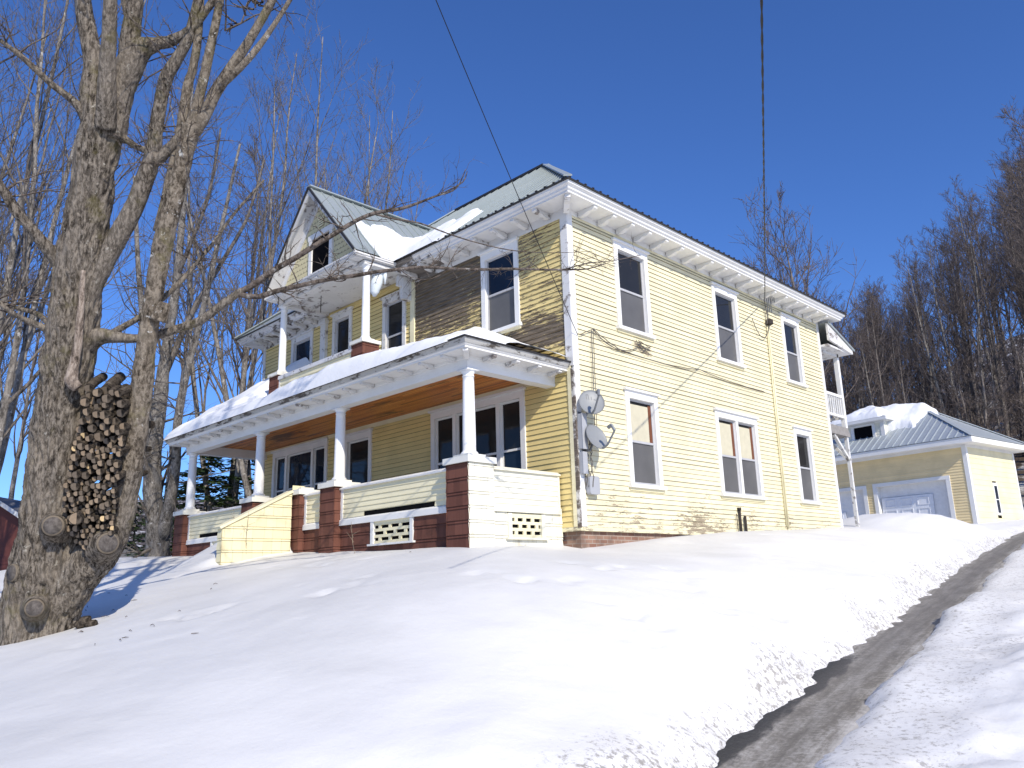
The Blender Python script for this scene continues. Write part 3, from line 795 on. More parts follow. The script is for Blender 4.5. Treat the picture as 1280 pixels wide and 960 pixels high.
for a, b in (((rx1, ry0), (dx1, dy0)), ((rx0, ry0), (dx0, dy0))):
    mb = MB(); mb.obox((*a, ZE + 0.03), (*b, ZD + 0.03), (0, 0, 1), 0.16, 0.03); mb.build('hip_cap', M['metal_roof'], roof)

# ------------------------------------------------------------------ porch
PX0, PX1, PY = -11.72, -0.46, -2.22
ppath = [(PX0, 0), (PX0, PY), (PX1, PY), (PX1, 0)]
mb = MB()
mb.sweep(ppath, [(-0.22, 2.86), (-0.22, 2.63), (0.0, 2.63), (0.0, 2.80), (0.025, 2.80), (0.025, 2.86), (0.34, 2.86), (0.34, 2.895), (0.37, 2.91), (0.37, 2.935)])
beam = mb.build('porch_beam', M['white'], house)
mb = MB(); mb.sweep(ppath, [(0.371, 2.93), (0.385, 2.925), (0.405, 2.96), (0.425, 3.0), (0.0, 3.0)]); mb.build('porch_fascia', M['white_dirty'], beam)
mb = MB(); mb.sweep(ppath, [(0.30, 3.002), (0.445, 3.002), (0.45, 3.03), (0.30, 3.035)]); mb.build('drip_edge', M['dark_metal'], beam)
FP = lambda u, n, z: (u, PY - n, z); SP = lambda u, n, z: (PX1 + n, u, z)
for i in range(19): bracket(FP, -0.75 - i * 0.6, 0.085, 2.857, 0.68).build('bracket', M['white_old'], beam)
for i in range(4): bracket(SP, -1.85 + i * 0.55, 0.085, 2.857, 0.68).build('bracket', M['white_old'], beam)
cb = bracket(lambda u, n, z: (PX1 + 0.707 * (n - u), PY - 0.707 * (n + u), z), 0.0, 0.09, 2.857, 0.9); cb.build('bracket', M['white_old'], beam)
mb = MB(); mb.box(PX0 + 0.1, PX1 - 0.1, PY + 0.1, -0.005, 2.862, 2.89); mb.build('porch_ceiling', M['ceiling'], house)
mb = MB(); mb.box(PX0 + 0.1, -0.68, 0.02, 0.05, 2.76, 2.858, F=Fr); mb.build('porch_frieze', M['yellow'], house)
PS = 0.40
pe = 0.43
mb = MB()
a, b, c_, d_ = (PX0 - pe, PY - pe, 3.034), (PX1 + pe, PY - pe, 3.034), (PX1 - 2.1, 0.0, 3.034 + PS * (2.22 + pe)), (PX0 + 2.1, 0.0, 3.034 + PS * (2.22 + pe))
mb.quad(a, b, c_, d_); mb.poly((b, (PX1 + pe, 0, 3.034), c_)); mb.poly(((PX0 - pe, 0, 3.034), a, d_))
mb.build('porch_roof', M['white_dirty'], house)
mb = MB(); mb.box(PX0 + 0.05, PX1 - 0.05, PY + 0.06, 0.0, 0.10, 0.26); mb.build('porch_floor', M['greywood'], house)

def shing(mb, F, u0, u1, z0, z1, n0=0.0, m=0, th=0.022):
    z = math.floor((z0 + 2) / 0.23) * 0.23 - 2
    while z < z1:
        for a, b in ((z, z + 0.185), (z + 0.185, z + 0.23)):
            lo, hi = max(a, z0), min(b, z1)
            if hi - lo < 0.004: continue
            t = th if a == z else th * 0.85
            mb.quad(F(u0, n0 + t, lo), F(u1, n0 + t, lo), F(u1, n0 + 0.004, hi), F(u0, n0 + 0.004, hi), m)
            mb.quad(F(u0, n0, lo), F(u1, n0, lo), F(u1, n0 + t, lo), F(u0, n0 + t, lo), m)
        z += 0.23
def pier(name, cx, cy, hw, z0, z1, mf, ms, cap=0.055, caph=0.10):
    mb = MB()
    shing(mb, lambda u, n, z: (u, cy - hw - n, z), cx - hw - 0.02, cx + hw + 0.02, z0, z1, m=0)
    shing(mb, lambda u, n, z: (cx + hw + n, u, z), cy - hw - 0.02, cy + hw + 0.02, z0, z1, m=1)
    shing(mb, lambda u, n, z: (cx - hw - n, u, z), cy - hw - 0.02, cy + hw + 0.02, z0, z1, m=0)
    mb.box(cx - hw, cx + hw, cy - hw, cy + hw, z0, z1, 0)
    p = mb.build(name, [mf, ms], house)
    c = MB(); e = hw + cap
    c.box(cx - e, cx + e, cy - e, cy + e, z1 - 0.005, z1 + caph)
    e2 = hw * 0.72
    c.box(cx - e2, cx + e2, cy - e2, cy + e2, z1 + caph, z1 + caph + 0.055)
    c.build('pier_cap', M['white_cap'], p)
    return p
def column(name, cx, cy, z0, z1, rb, rt):
    mb = MB(); h = z1 - z0
    pr = [(rb * 1.32, 0), (rb * 1.36, 0.025), (rb * 1.2, 0.05), (rb * 1.05, 0.06), (rb, 0.09)]
    for t in (0.2, 0.35, 0.5, 0.7, 0.85): pr.append((rb + (rt - rb) * (max(0, t - 0.2) / 0.8) ** 1.3, h * t))
    pr += [(rt, h - 0.13), (rt * 1.12, h - 0.125), (rt * 1.12, h - 0.11), (rt, h - 0.105), (rt, h - 0.08), (rt * 1.3, h - 0.045), (rt * 1.35, h - 0.03)]
    mb.lathe((cx, cy, z0), pr, 28)
    mb.box(cx - rt * 1.45, cx + rt * 1.45, cy - rt * 1.45, cy + rt * 1.45, z1 - 0.03, z1)
    o = mb.build(name, M['white_col'], house)
    o.data.polygons.foreach_set('use_smooth', [len(p.vertices) == 4 and abs(p.normal.z) < 0.9 for p in o.data.polygons])
    return o
M['white_col'] = paint('column_white_paint', (0.82, 0.82, 0.81), 0.26, 0.05, board=9, dirt=0.04, wood=((0.3, 0.28, 0.25), (0.5, 0.48, 0.45)))
M['white_cap'] = paint('pier_cap_paint', (0.80, 0.78, 0.70), 0.40, 0.06, board=9, wood=((0.35, 0.31, 0.25), (0.5, 0.47, 0.4)), sc=(2, 2, 2))
COLX = [-0.57, -4.50, -7.85, -11.55]
for i, cx in enumerate(COLX):
    pier('porch_pier', cx, -2.10, 0.265 if i == 0 else 0.25, -0.9, 1.0, M['brown_shingle'], M['white_shingle'] if i == 0 else M['brown_shingle'])
    column('porch_column', cx, -2.10, 1.155, 2.63, 0.112, 0.094)
pier('porch_pier', -5.82, -2.12, 0.21, -0.9, 0.98, M['brown_shingle'], M['brown_shingle'])
pier('porch_pier', -7.15, -2.12, 0.05, -0.9, 0.4, M['brown_shingle'], M['brown_shingle']) if False else None

def rail(F, u0, u1, slot=None, lit=False, ends=True):
    sid = M['white_lit'] if lit else M['cream']  # sunlit railing: the sun's warmth put into a paler copy of the paint
    mb = MB(); siding(mb, F, u0 + 0.09, u1 - 0.05, 0.375 if not slot else 0.375, 0.93, [(slot[0], slot[1], 0.36, 0.43)] if slot else (), expo=0.093, th=0.018)
    mb.box(u0, u1, -0.16, -0.002, 0.36, 0.93, 0, F=F)
    r = mb.build('porch_railing', sid, house)
    if slot:
        q = MB(); q.box(slot[0], slot[1], -0.001, 0.004, 0.365, 0.455, F=F); q.build('drain_slot', M['black'], r)
    t = MB()
    t.box(u0, u0 + 0.09, -0.1, 0.024, 0.36, 0.93, F=F); t.box(u1 - 0.05, u1, -0.1, 0.024, 0.36, 0.93, F=F)
    t.build('railing_trim', M['white_lit'] if lit else M['white'], r)
    t = MB(); t.prism([F(u0, n, z) for n, z in ((-0.18, 0.93), (0.055, 0.93), (0.06, 0.955), (-0.02, 1.0), (-0.18, 1.0))], Vector(F(u1, 0, 0)) - Vector(F(u0, 0, 0)))
    t.build('railing_cap', M['white_lit'] if lit else M['white'], r)
    t = MB(); t.prism([F(u0, n, z) for n, z in ((-0.1, 0.235), (0.05, 0.235), (0.05, 0.335), (0.0, 0.372), (-0.1, 0.372))], Vector(F(u1, 0, 0)) - Vector(F(u0, 0, 0)))
    t.build('railing_sill', M['white_lit'] if lit else M['white'], r)
    return r
def basewall(F, u0, u1, mat, vent=None, vm='white', zb=-0.9):
    mb = MB()
    segs = [(u0, u1, zb, 0.235)]
    if vent: segs = [(u0, vent[0], zb, 0.235), (vent[1], u1, zb, 0.235), (vent[0], vent[1], zb, vent[2])]
    for a, b, c, d in segs: shing(mb, F, a, b, c, d)
    mb.box(u0, u1, -0.16, -0.03, zb, 0.235, 0, F=F)
    w = mb.build('porch_skirt', mat, house)
    if vent:
        a, b, c, d = vent; fw = 0.085
        v = MB()
        v.box(a, a + fw, -0.02, 0.04, c, d, F=F); v.box(b - fw, b, -0.02, 0.04, c, d, F=F)
        v.box(a + fw, b - fw, -0.02, 0.012, d - 0.06, d, 1, F=F)
        v.box(a - 0.05, b + 0.05, -0.02, 0.075, c - 0.035, c, F=F)
        iw0, iw1, h0, h1 = a + fw, b - fw, c, d - 0.06
        hh = (h1 - h0) / 6.5
        for r in range(4):
            v.box(iw0, iw1, -0.02, 0.010, h0 + r * 2 * hh * 1.04, h0 + r * 2 * hh * 1.04 + hh * 0.98, 1, F=F)
        sp = (iw1 - iw0) / 3.5
        for r in range(3):
            for q in range(5):
                x = iw0 + (q - (0.5 if r % 2 else 0.0)) * sp * 0.98 + sp * 0.42
                if iw0 < x < iw1 - 0.07: v.box(x, x + 0.075, -0.018, 0.009, h0 + r * 2 * hh * 1.04 + hh * 0.98, h0 + (r + 1) * 2 * hh * 1.04, 1, F=F)
        g = v.build('vent_grille', [M['white' if vm == 'white' else 'white_lit'], M['cream']], w)
        v = MB(); v.box(iw0, iw1, -0.028, -0.022, c, d, F=F); v.build('vent_backing', M['black'], g)
    return w
FR = lambda u, n, z: (u, -2.20 - n, z); SR = lambda u, n, z: (-0.43 + n, u, z)
rail(FR, -4.25, -0.835, slot=(-3.45, -1.35)); rail(FR, -5.61, -4.75); rail(FR, -11.3, -8.1, slot=(-10.6, -8.4))
rail(SR, -1.835, -0.06, lit=True)
basewall(FR, -4.25, -0.835, M['brown_shingle'], vent=(-3.20, -1.93, -0.17, 0.235)); basewall(FR, -5.61, -4.75, M['brown_shingle']); basewall(FR, -11.3, -8.1, M['brown_shingle'], vent=(-9.9, -8.9, -0.1, 0.235))
basewall(SR, -1.835, -0.02, M['white_shingle'], vent=(-1.40, -0.50, -0.19, 0.215), vm='lit')

# steps and their shingled cheek walls
def cheek(x0, x1):
    mb = MB(); y0, y1 = -2.39, -3.86; za, zb = 1.02, 0.26
    zt = lambda y: za + (zb - za) * (y - y0) / (y1 - y0)
    top = [(y0, za), (-2.55, za - 0.06), (y1, zb)]
    z = math.floor((-0.9 + 2) / 0.23) * 0.23 - 2
    while z < za:
        for a, b in ((z, z + 0.185), (z + 0.185, z + 0.23)):
            ya = y1 if a <= zb else y0 + (a - za) * (y1 - y0) / (zb - za)
            yb = y1 if b <= zb else y0 + (min(b, za) - za) * (y1 - y0) / (zb - za)
            t = 0.022
            mb.quad((x1 + t, ya, a), (x1 + t, y0, a), (x1 + 0.004, y0, min(b, za)), (x1 + 0.004, yb, min(b, za)))
            mb.quad((x1, ya, a), (x1, y0, a), (x1 + t, y0, a), (x1 + t, ya, a))
        z += 0.23
    shing(mb, lambda u, n, z: (u, y1 - n, z), x0, x1 + 0.02, -0.9, zb)
    mb.prism([(x0, y0, -0.9), (x0, y1, -0.9), (x0, y1, zb), (x0, y0, za)], (x1 - x0, 0, 0))
    w = mb.build('stair_wall', M['yellow_shingle'], house)
    c = MB(); c.obox((0.5 * (x0 + x1), y0, za + 0.03), (0.5 * (x0 + x1), y1 - 0.06, zb + 0.0), (0, 0, 1), x1 - x0 + 0.09, 0.05); c.build('stair_wall_cap', M['cream'], w)
cheek(-6.0, -5.83)
mb = MB()
for i in range(5): mb.box(-7.45, -6.01, -2.4 - 0.28 * (i + 1), -2.4 - 0.28 * i, -0.9, 0.1 - i * 0.17)
mb.build('steps', M['greywood'], house)

# ------------------------------------------------------------------ balcony with its gable
BY = -1.28; BX0, BX1 = -8.53, -4.87
for cx in (BX1, BX0):
    pier('balcony_pier', cx, BY, 0.20, 3.25, 4.24, M['brown_shingle'], M['brown_shingle'], 0.05, 0.07)
    column('balcony_column', cx, BY, 4.365, 6.12, 0.092, 0.078)
mb = MB(); FB = lambda u, n, z: (u, BY - 0.16 - n, z)
siding(mb, FB, BX0 + 0.25, BX1 - 0.25, 3.3, 4.10, expo=0.11, th=0.02); mb.box(BX0, BX1, -0.12, -0.002, 3.3, 4.10, F=FB)
mb.box(BX1 - 0.1, BX1 + 0.02, BY, -0.02, 3.3, 4.10); mb.box(BX0 - 0.02, BX0 + 0.1, BY, -0.02, 3.3, 4.10)
br = mb.build('balcony_railing', M['cream'], house)
mb = MB(); mb.box(BX0 + 0.2, BX1 - 0.2, -0.16, 0.05, 4.10, 4.19, F=FB); mb.box(BX1 - 0.12, BX1 + 0.06, BY + 0.2, -0.02, 4.10, 4.19); mb.box(BX0 - 0.06, BX0 + 0.12, BY + 0.2, -0.02, 4.10, 4.19)
mb.box(BX0 + 0.2, BX0 + 0.27, 0.0, 0.026, 3.3, 4.10, F=FB)
mb.build('railing_cap', M['white_old'], br)
GX0, GX1, GY, GXM = -8.74, -4.67, -1.72, -6.705
ZG, ZA = 6.30, 8.58
mb = MB()
bp = [(BX0 - 0.10, -0.02), (BX0 - 0.10, BY - 0.12), (BX1 + 0.10, BY - 0.12), (BX1 + 0.10, -0.02)]
mb.sweep(bp, [(-0.2, 6.2), (-0.2, 6.12), (0.0, 6.12), (0.0, 6.20), (0.02, 6.20)])
mb.box(GX0 + 0.08, GX1 - 0.08, GY + 0.06, -0.02, 6.20, 6.225)
mb.box(GX0 + 0.02, GX1 - 0.02, GY + 0.02, -0.60, 6.226, 6.262); mb.box(GX0, GX1, GY, -0.60, 6.263, ZG)
bc = mb.build('balcony_cornice', M['white_old'], house)
for i in range(6): bracket(lambda u, n, z: (u, BY - 0.12 - n, z), -5.05 - i * 0.66, 0.09, 6.197, 0.6).build('bracket', M['white_old'], bc)
mb = MB(); mb.box(BX0, BX1, -1.32, -0.02, 6.19, 6.20); mb.build('balcony_ceiling', M['white_ceiling'] if 'white_ceiling' in M else M['white_old'], house)
gs = (ZA - ZG) / (GX1 - GXM)
yr = lambda z: -E0 + (z - ZE) / SL      # where the main roof reaches height z
mb = MB()
for sx in (GX1, GX0):
    mb.quad((sx, GY - 0.04, ZG + 0.03), (sx, -0.60, ZG + 0.03), (GXM, yr(ZA) + 0.06, ZA + 0.03), (GXM, GY - 0.04, ZA + 0.03))
    for y in np.arange(GY, 2.0, 0.30):
        # rib from ridge down to eave, stopped at the valley
        zl = max(ZG, ZE + SL * (y + E0)) if y > -0.6 else ZG
        if zl > ZA - 0.1: continue
        xl = GXM + (ZA - zl) / gs * (1 if sx > GXM else -1)
        mb.obox((GXM, y, ZA + 0.04), (xl, y, zl + 0.04), (gs * (1 if sx > GXM else -1), 0, 1), 0.035, 0.03)
gr = mb.build('gable_roof', M['metal_roof'], house)
mb = MB(); mb.obox((GXM, GY - 0.05, ZA + 0.05), (GXM, yr(ZA), ZA + 0.05), (0, 0, 1), 0.2, 0.03); mb.build('ridge_cap', M['metal_roof'], gr)
mb = MB()
for sx in (GX1, GX0):
    mb.obox((sx, GY - 0.05, ZG + 0.02), (GXM, GY - 0.05, ZA + 0.02), (0, 0, 1), 0.03, 0.05)
mb.build('drip_edge', M['dark_metal'], gr)
mb = MB()
for sg in (1, -1):
    e = GX1 if sg > 0 else GX0
    L = lambda x, dz: (x, GY - 0.03, ZA - gs * abs(x - GXM) + dz)
    mb.prism([L(GXM, 0.0), L(e, 0.0), L(e - sg * 0.14, -0.02), L(GXM, -0.16 - 0.02)], (0, 0.05, 0))
    # rake soffit and the inner board
    mb.quad(L(GXM, -0.05), L(e, -0.05), (e, -1.44, ZG - 0.05), (GXM, -1.44, ZA - 0.05))
    mb.prism([(GXM, -1.47, ZA - 0.06), (e, -1.47, ZG - 0.06), (e - sg * 0.28, -1.47, ZG - 0.0), (GXM, -1.47, ZA - 0.40)], (0, 0.03, 0))
mb.build('rake_board', M['white_old'], gr)
mb = MB(); mb.poly([(GX0, -1.44, ZG - 0.02), (GX1, -1.44, ZG - 0.02), (GXM, -1.44, ZA - 0.03)])
ped = mb.build('gable_wall', M['fish'], house)
mb = MB(); FG = lambda u, n, z: (u, -1.44 - n, z)
mb.box(-6.93, -6.14, 0.004, 0.012, 6.45, 7.36, F=FG); op = mb.build('window', M['black'], ped)
mb = MB(); mb.box(-7.06, -6.93, 0.0, 0.05, 6.31, 7.36, F=FG); mb.box(-6.14, -6.01, 0.0, 0.05, 6.31, 7.36, F=FG); mb.box(-7.10, -5.97, 0.0, 0.055, 7.36, 7.50, F=FG); mb.build('casing', M['white'], ped)
mb = MB(); mb.box(-6.68, -6.46, 0.003, 0.01, 7.62, 7.86, 1, F=FG)
for i in range(4): mb.box(-6.68, -6.46, 0.01, 0.03, 7.63 + i * 0.06, 7.66 + i * 0.06, 0, F=FG)
mb.build('louvre_vent', [M['yellow'], M['black']], ped)
mb = MB(); mb.tube([(-7.4, -0.9, 6.20), (-7.4, -0.9, 5.75)], [0.012, 0.012], 6); mb.build('lamp_rod', M['rust_black'], house)
mb = MB(); mb.box(-4.95, -4.82, 0.0, 0.30, 5.55, 6.1, F=Fr); mb.box(-4.93, -4.84, 0.3, 0.42, 5.85, 6.1, F=Fr); mb.build('scroll_bracket', M['white_old'], house)

# ------------------------------------------------------------------ back porch seen past the far corner
mb = MB(); mb.box(-2.6, 0.0, HL + 0.02, 12.15, 3.02, 3.14); mb.box(-2.6, 0.02, HL + 0.02, 12.17, 2.88, 3.02); pf = mb.build('back_porch_deck', M['greywood'], house)
mb = MB(); mb.box(-0.12, 0.0, 12.0, 12.12, 3.14, 5.42); mb.build('back_porch_post', M['white'], house)
mb = MB(); mb.box(-0.10, -0.01, 12.0, 12.09, 0.2, 2.88); mb.obox((-0.05, 12.04, 2.2), (-0.05, 11.2, 2.88), (0, 0, 1), 0.08, 0.08); mb.obox((-0.05, 12.04, 2.2), (-0.6, 12.04, 2.86), (0, 0, 1), 0.08, 0.08); mb.build('back_porch_post', M['white_old'], house)
mb = MB(); mb.box(-0.08, -0.01, HL + 0.02, 12.0, 4.02, 4.10); mb.box(-0.08, -0.01, HL + 0.02, 12.0, 3.42, 3.49)
for y in np.arange(HL + 0.08, 12.0, 0.135): mb.box(-0.06, -0.03, y, y + 0.035, 3.49, 4.02)
mb.box(-2.6, -0.12, 12.03, 12.10, 4.02, 4.10); mb.box(-2.6, -0.12, 12.03, 12.10, 3.42, 3.49)
for x in np.arange(-2.5, -0.15, 0.135): mb.box(x, x + 0.035, 12.05, 12.08, 3.49, 4.02)
mb.build('balustrade', M['white'], house)
mb = MB()
mb.prism([(0.30, HL + 0.02, 5.52), (0.30, 12.45, 5.36), (0.30, 12.45, 5.47), (0.30, HL + 0.02, 6.02)], (-0.06, 0, 0), 0)
mb.box(-2.9, 0.24, HL + 0.02, 12.40, 5.36, 5.42, 0); mb.box(-0.12, 0.0, HL + 0.02, 12.10, 5.26, 5.36, 0)
rp = mb.build('back_porch_roof', M['white_old'], house)
mb = MB(); mb.quad((0.34, HL + 0.02, 6.05), (0.34, 12.52, 5.49), (-2.9, 12.52, 5.49), (-2.9, HL + 0.02, 6.05)); mb.obox((0.33, HL + 0.02, 6.04), (0.33, 12.52, 5.48), (0, 0, 1), 0.03, 0.05); mb.build('roof_sheet', M['metal_roof'], rp)

# ------------------------------------------------------------------ services on the sunlit wall
def pipe(pts, r, mat, name, parent=house, sides=8):
    mb = MB(); mb.tube(pts, [r] * len(pts), sides); return mb.build(name, mat, parent, smooth=True)
pipe([(0.05, 7.80, 5.55), (0.045, 7.70, 0.15)], 0.024, M['yellow'], 'conduit'); pipe([(0.05, 7.72, 5.3), (0.045, 7.62, 0.2)], 0.016, M['yellow'], 'conduit')
for y, t in ((7.72, 6.30), (7.82, 6.42), (7.92, 6.30)): pipe([(0.12, y, 5.7), (0.12, y, t - 0.06), (0.15, y + 0.03, t), (0.19, y + 0.06, t - 0.06), (0.19, y + 0.07, 6.0)], 0.012, M['grey_metal'], 'service_mast')
mb = MB(); mb.lathe((0.10, 7.78, 5.35), [(0.05, 0), (0.09, 0.02), (0.09, 0.12), (0.04, 0.16)], 12); mb.build('cable_clamp', M['rust_black'], house)
pipe([(0.06, 5.42, -0.1), (0.06, 5.42, 0.50)], 0.03, M['rust_black'], 'fill_pipe'); pipe([(0.06, 5.42, 0.50), (0.06, 5.42, 0.56)], 0.045, M['rust_black'], 'fill_pipe')
pipe([(0.07, 5.62, -0.2), (0.07, 5.62, 0.38)], 0.032, M['rust_black'], 'fill_pipe'); pipe([(0.06, 5.28, 0.0), (0.06, 5.28, 0.42)], 0.010, M['rust_black'], 'fill_pipe')
mb = MB()
mb.box(-0.02, 0.03, 0.034, 0.13, 1.40, 2.02); mb.box(0.0, 0.16, 0.02, 0.14, 1.38, 2.02, F=Sd) if False else None
ub = mb
mb = MB(); mb.box(0.0, 0.13, 0.036, 0.14, 1.38, 2.02, F=Sd); mb.box(-0.005, 0.135, 0.14, 0.15, 1.37, 2.03, F=Sd); mb.build('meter_box', M['box_grey'], house)
mb = MB(); mb.box(0.0, 0.12, 0.036, 0.12, 0.93, 1.32, F=Sd); mb.box(-0.004, 0.124, 0.12, 0.13, 0.925, 1.325, F=Sd); mb.build('meter_box', M['box_grey'], house)
mb = MB(); mb.prism([Sd(u, 0.03, z) for u, z in ((0.16, 0.60), (0.19, 0.57), (0.41, 0.57), (0.44, 0.60), (0.44, 0.86), (0.41, 0.90), (0.20, 0.90), (0.16, 0.86))], (0.10, 0, 0)); mb.build('phone_box', M['box_white'] if 'box_white' in M else M['box_grey'], house)
r2 = random.Random(5)
mb = MB()
def droop(a, b, sag, n=14, wob=0.0):
    a = Vector(a); b = Vector(b); out = []
    for i in range(n + 1):
        t = i / n; p = a.lerp(b, t); p.z -= sag * 4 * t * (1 - t)
        p += Vector((0, r2.uniform(-1, 1), r2.uniform(-1, 1))) * wob; out.append(p)
    return out
for q in range(5):
    y = 0.10 + 0.035 * q
    p = [(0.06 + 0.02 * q, y + r2.uniform(-.04, .04), z) for z in np.linspace(2.0 - 0.1 * q, 0.7, 11)]
    mb.tube(p, [0.008] * len(p), 5)
for q in range(2):
    p = droop((0.06, 0.52 + q * 0.05, 3.74), (0.07, 0.44 + 0.07 * q, 1.7), 0.0, 10, 0.006); mb.tube(p, [0.007] * len(p), 5)
p = droop((0.06, 0.16, 3.56), (0.06, 0.54, 3.76), 0.0, 5, 0.01); mb.tube(p, [0.009] * len(p), 5)
for k, (a, b, sg) in enumerate((((0.06, 0.56, 3.77), (0.05, 1.45, 3.50), 0.03), ((0.06, 0.56, 3.75), (0.05, 2.0, 3.66), 0.20), ((0.05, 1.45, 3.50), (0.05, 4.3, 3.58), 0.06), ((0.05, 4.3, 3.58), (0.05, 7.2, 3.5), 0.04))):
    p = droop(a, b, sg, 16, 0.008); mb.tube(p, [0.009] * len(p), 5)
for q in range(4):
    p = [(0.06, 1.95 + r2.uniform(-.1, .55), 3.62 + r2.uniform(-.05, .2)) for _ in range(5)]; mb.tube(p, [0.006] * 5, 4)
p = droop((0.10, 7.62, 6.02), (0.10, 7.75, 5.45), 0.02, 8, 0.01); mb.tube(p, [0.012] * len(p), 5)
p = droop((0.10, 7.78, 5.35), (0.06, 6.95, 5.35), 0.42, 12); mb.tube(p, [0.010] * len(p), 5)
p = droop((0.10, 7.62, 5.35), (0.08, 7.8, 5.9), 0.10, 8, 0.02); mb.tube(p, [0.012] * len(p), 5)
mb.build('wall_cable', M['cable_grey'], house)

def dish(loc, aim, roll, arm_dir, label, r=0.26):
    """offset dish: shallow bowl facing 'aim', arm from the lower rim holding the receiver"""
    root = thing('satellite_dish', label, 'satellite dish', loc, 0, 'satellite dishes on the house corner')
    aim = Vector(aim).normalized(); up = Vector((0, 0, 1)); sx = up.cross(aim).normalized(); uy = aim.cross(sx)
    sx, uy = sx * math.cos(roll) + uy * math.sin(roll), uy * math.cos(roll) - sx * math.sin(roll)
    L = Vector(loc); P = lambda a, b, c: L + sx * a + uy * b + aim * c
    mb = MB(); seg, rings_ = 40, 7
    base = len(mb.v)
    for side in (0, 1):
        pts = []; fs = []
        pts.append(P(0, 0, -0.045 - 0.008 * side))
        for i in range(1, rings_ + 1):
            t = i / rings_
            for k in range(seg):
                a = 2 * PI * k / seg; pts.append(P(r * 0.93 * t * math.cos(a), r * t * math.sin(a), -0.045 * (1 - t * t) - 0.008 * side))
        for k in range(seg):
            k2 = (k + 1) % seg; fs.append((0, 1 + k, 1 + k2))
            for i in range(rings_ - 1): fs.append((1 + i * seg + k, 1 + (i + 1) * seg + k, 1 + (i + 1) * seg + k2, 1 + i * seg + k2))
        mb.add(pts, fs)
    n = 1 + rings_ * seg
    for k in range(seg):
        k2 = (k + 1) % seg; e = base + 1 + (rings_ - 1) * seg
        mb.f.append((e + k, e + k2, e + n + k2, e + n + k)); mb.m.append(0)
    mb.build('reflector', M['dish_grey'], root, smooth=True)
    # faded maker's lettering: a few slanted strokes
    mk = MB()
    for a0, b0, a1, b1 in ((-0.10, 0.16, -0.08, 0.07), (-0.06, 0.16, -0.04, 0.07), (-0.10, 0.16, -0.06, 0.165), (0.0, 0.13, 0.01, 0.07), (0.05, 0.08, 0.10, 0.07), (0.10, 0.07, 0.12, 0.15)):
        def q(a, b): return P(a, b, -0.045 * (1 - (a * a + b * b) / r / r) + 0.004)
        mk.obox(q(a0, b0), q(a1, b1), aim, 0.012, 0.004)
    if 'lettering,' in label: mk.build('lettering', M['dish_mark'], root)
    hd = P(arm_dir * 0.05, -r * 0.45, 0.40)
    mb = MB(); mb.tube([P(0, -r * 0.9, -0.03), P(arm_dir * 0.02, -r * 0.95, 0.12), hd], [0.02, 0.019, 0.017], 8); mb.build('feed_arm', M['grey_metal'], root)
    mb = MB(); mb.tube([hd + uy * 0.0, hd + uy * 0.12], [0.028, 0.028], 8); mb.tube([hd + uy * 0.12, hd + uy * 0.12 - aim * 0.09], [0.03, 0.036], 10); f = mb.build('feed_horn', M['grey_metal'], root)
    mb = MB(); mb.tube([P(0, -0.03, -0.05), P(0, -0.05, -0.16)], [0.05, 0.04], 10)
    e = Vector((0.03, L.y - 0.10, L.z - 0.25)); mb.tube([P(0, -0.05, -0.14), (P(0, -0.05, -0.14) + e) / 2 + Vector((0.03, 0, -0.06)), e], [0.024, 0.024, 0.024], 8); mb.box(e.x - 0.0, e.x + 0.02, e.y - 0.07, e.y + 0.07, e.z - 0.09, e.z + 0.09)
    mb.build('mount', M['grey_metal'], root)
    return root
dish((0.27, 0.16, 2.23), (0.80, -0.55, 0.35), -0.10, 0.5, 'upper grey satellite dish with faded lettering, facing forward on the house corner')
dish((0.26, 0.26, 1.60), (0.98, -0.12, 0.40), 0.22, 0.5, 'lower grey satellite dish turned sideways, below the lettered dish')

# ------------------------------------------------------------------ overhead cables
def cable(name, A, B, r, label, twist=0):
    A = Vector(A); B = Vector(B); mb = MB(); n = 160 if twist else 24
    d = (B - A).normalized(); sx = d.orthogonal().normalized(); sy = d.cross(sx)
    for k in range(2 if twist else 1):
        p = []
        for i in range(n + 1):
            t = i / n; q = A.lerp(B, t); q.z -= 4 * t * (1 - t) * 0.10
            if twist: q += (sx * math.cos(t * twist + k * PI) + sy * math.sin(t * twist + k * PI)) * r * 0.8
            p.append(q)
        mb.tube(p, [r] * len(p), 5)
    o = mb.build(name, M['cable'], None, smooth=True, loc=A); tag(o, label, 'cable'); return o
w1 = at(548, 0, 10.5); A1 = Vector((0.05, 0.12, 3.55)); B1 = A1 + (w1 - A1) * 1.6
cable('overhead_cable', A1, B1, 0.0065, 'thin dark overhead cable slanting down to the house corner board')
w2 = at(951.5, 0, 7.3); A2 = Vector((0.12, 7.62, 6.02)); B2 = A2 + (w2 - A2) * 1.12
cable('overhead_cable', A2, B2, 0.0078, 'twisted black service cable hanging straight to the eave near the far window', 150)

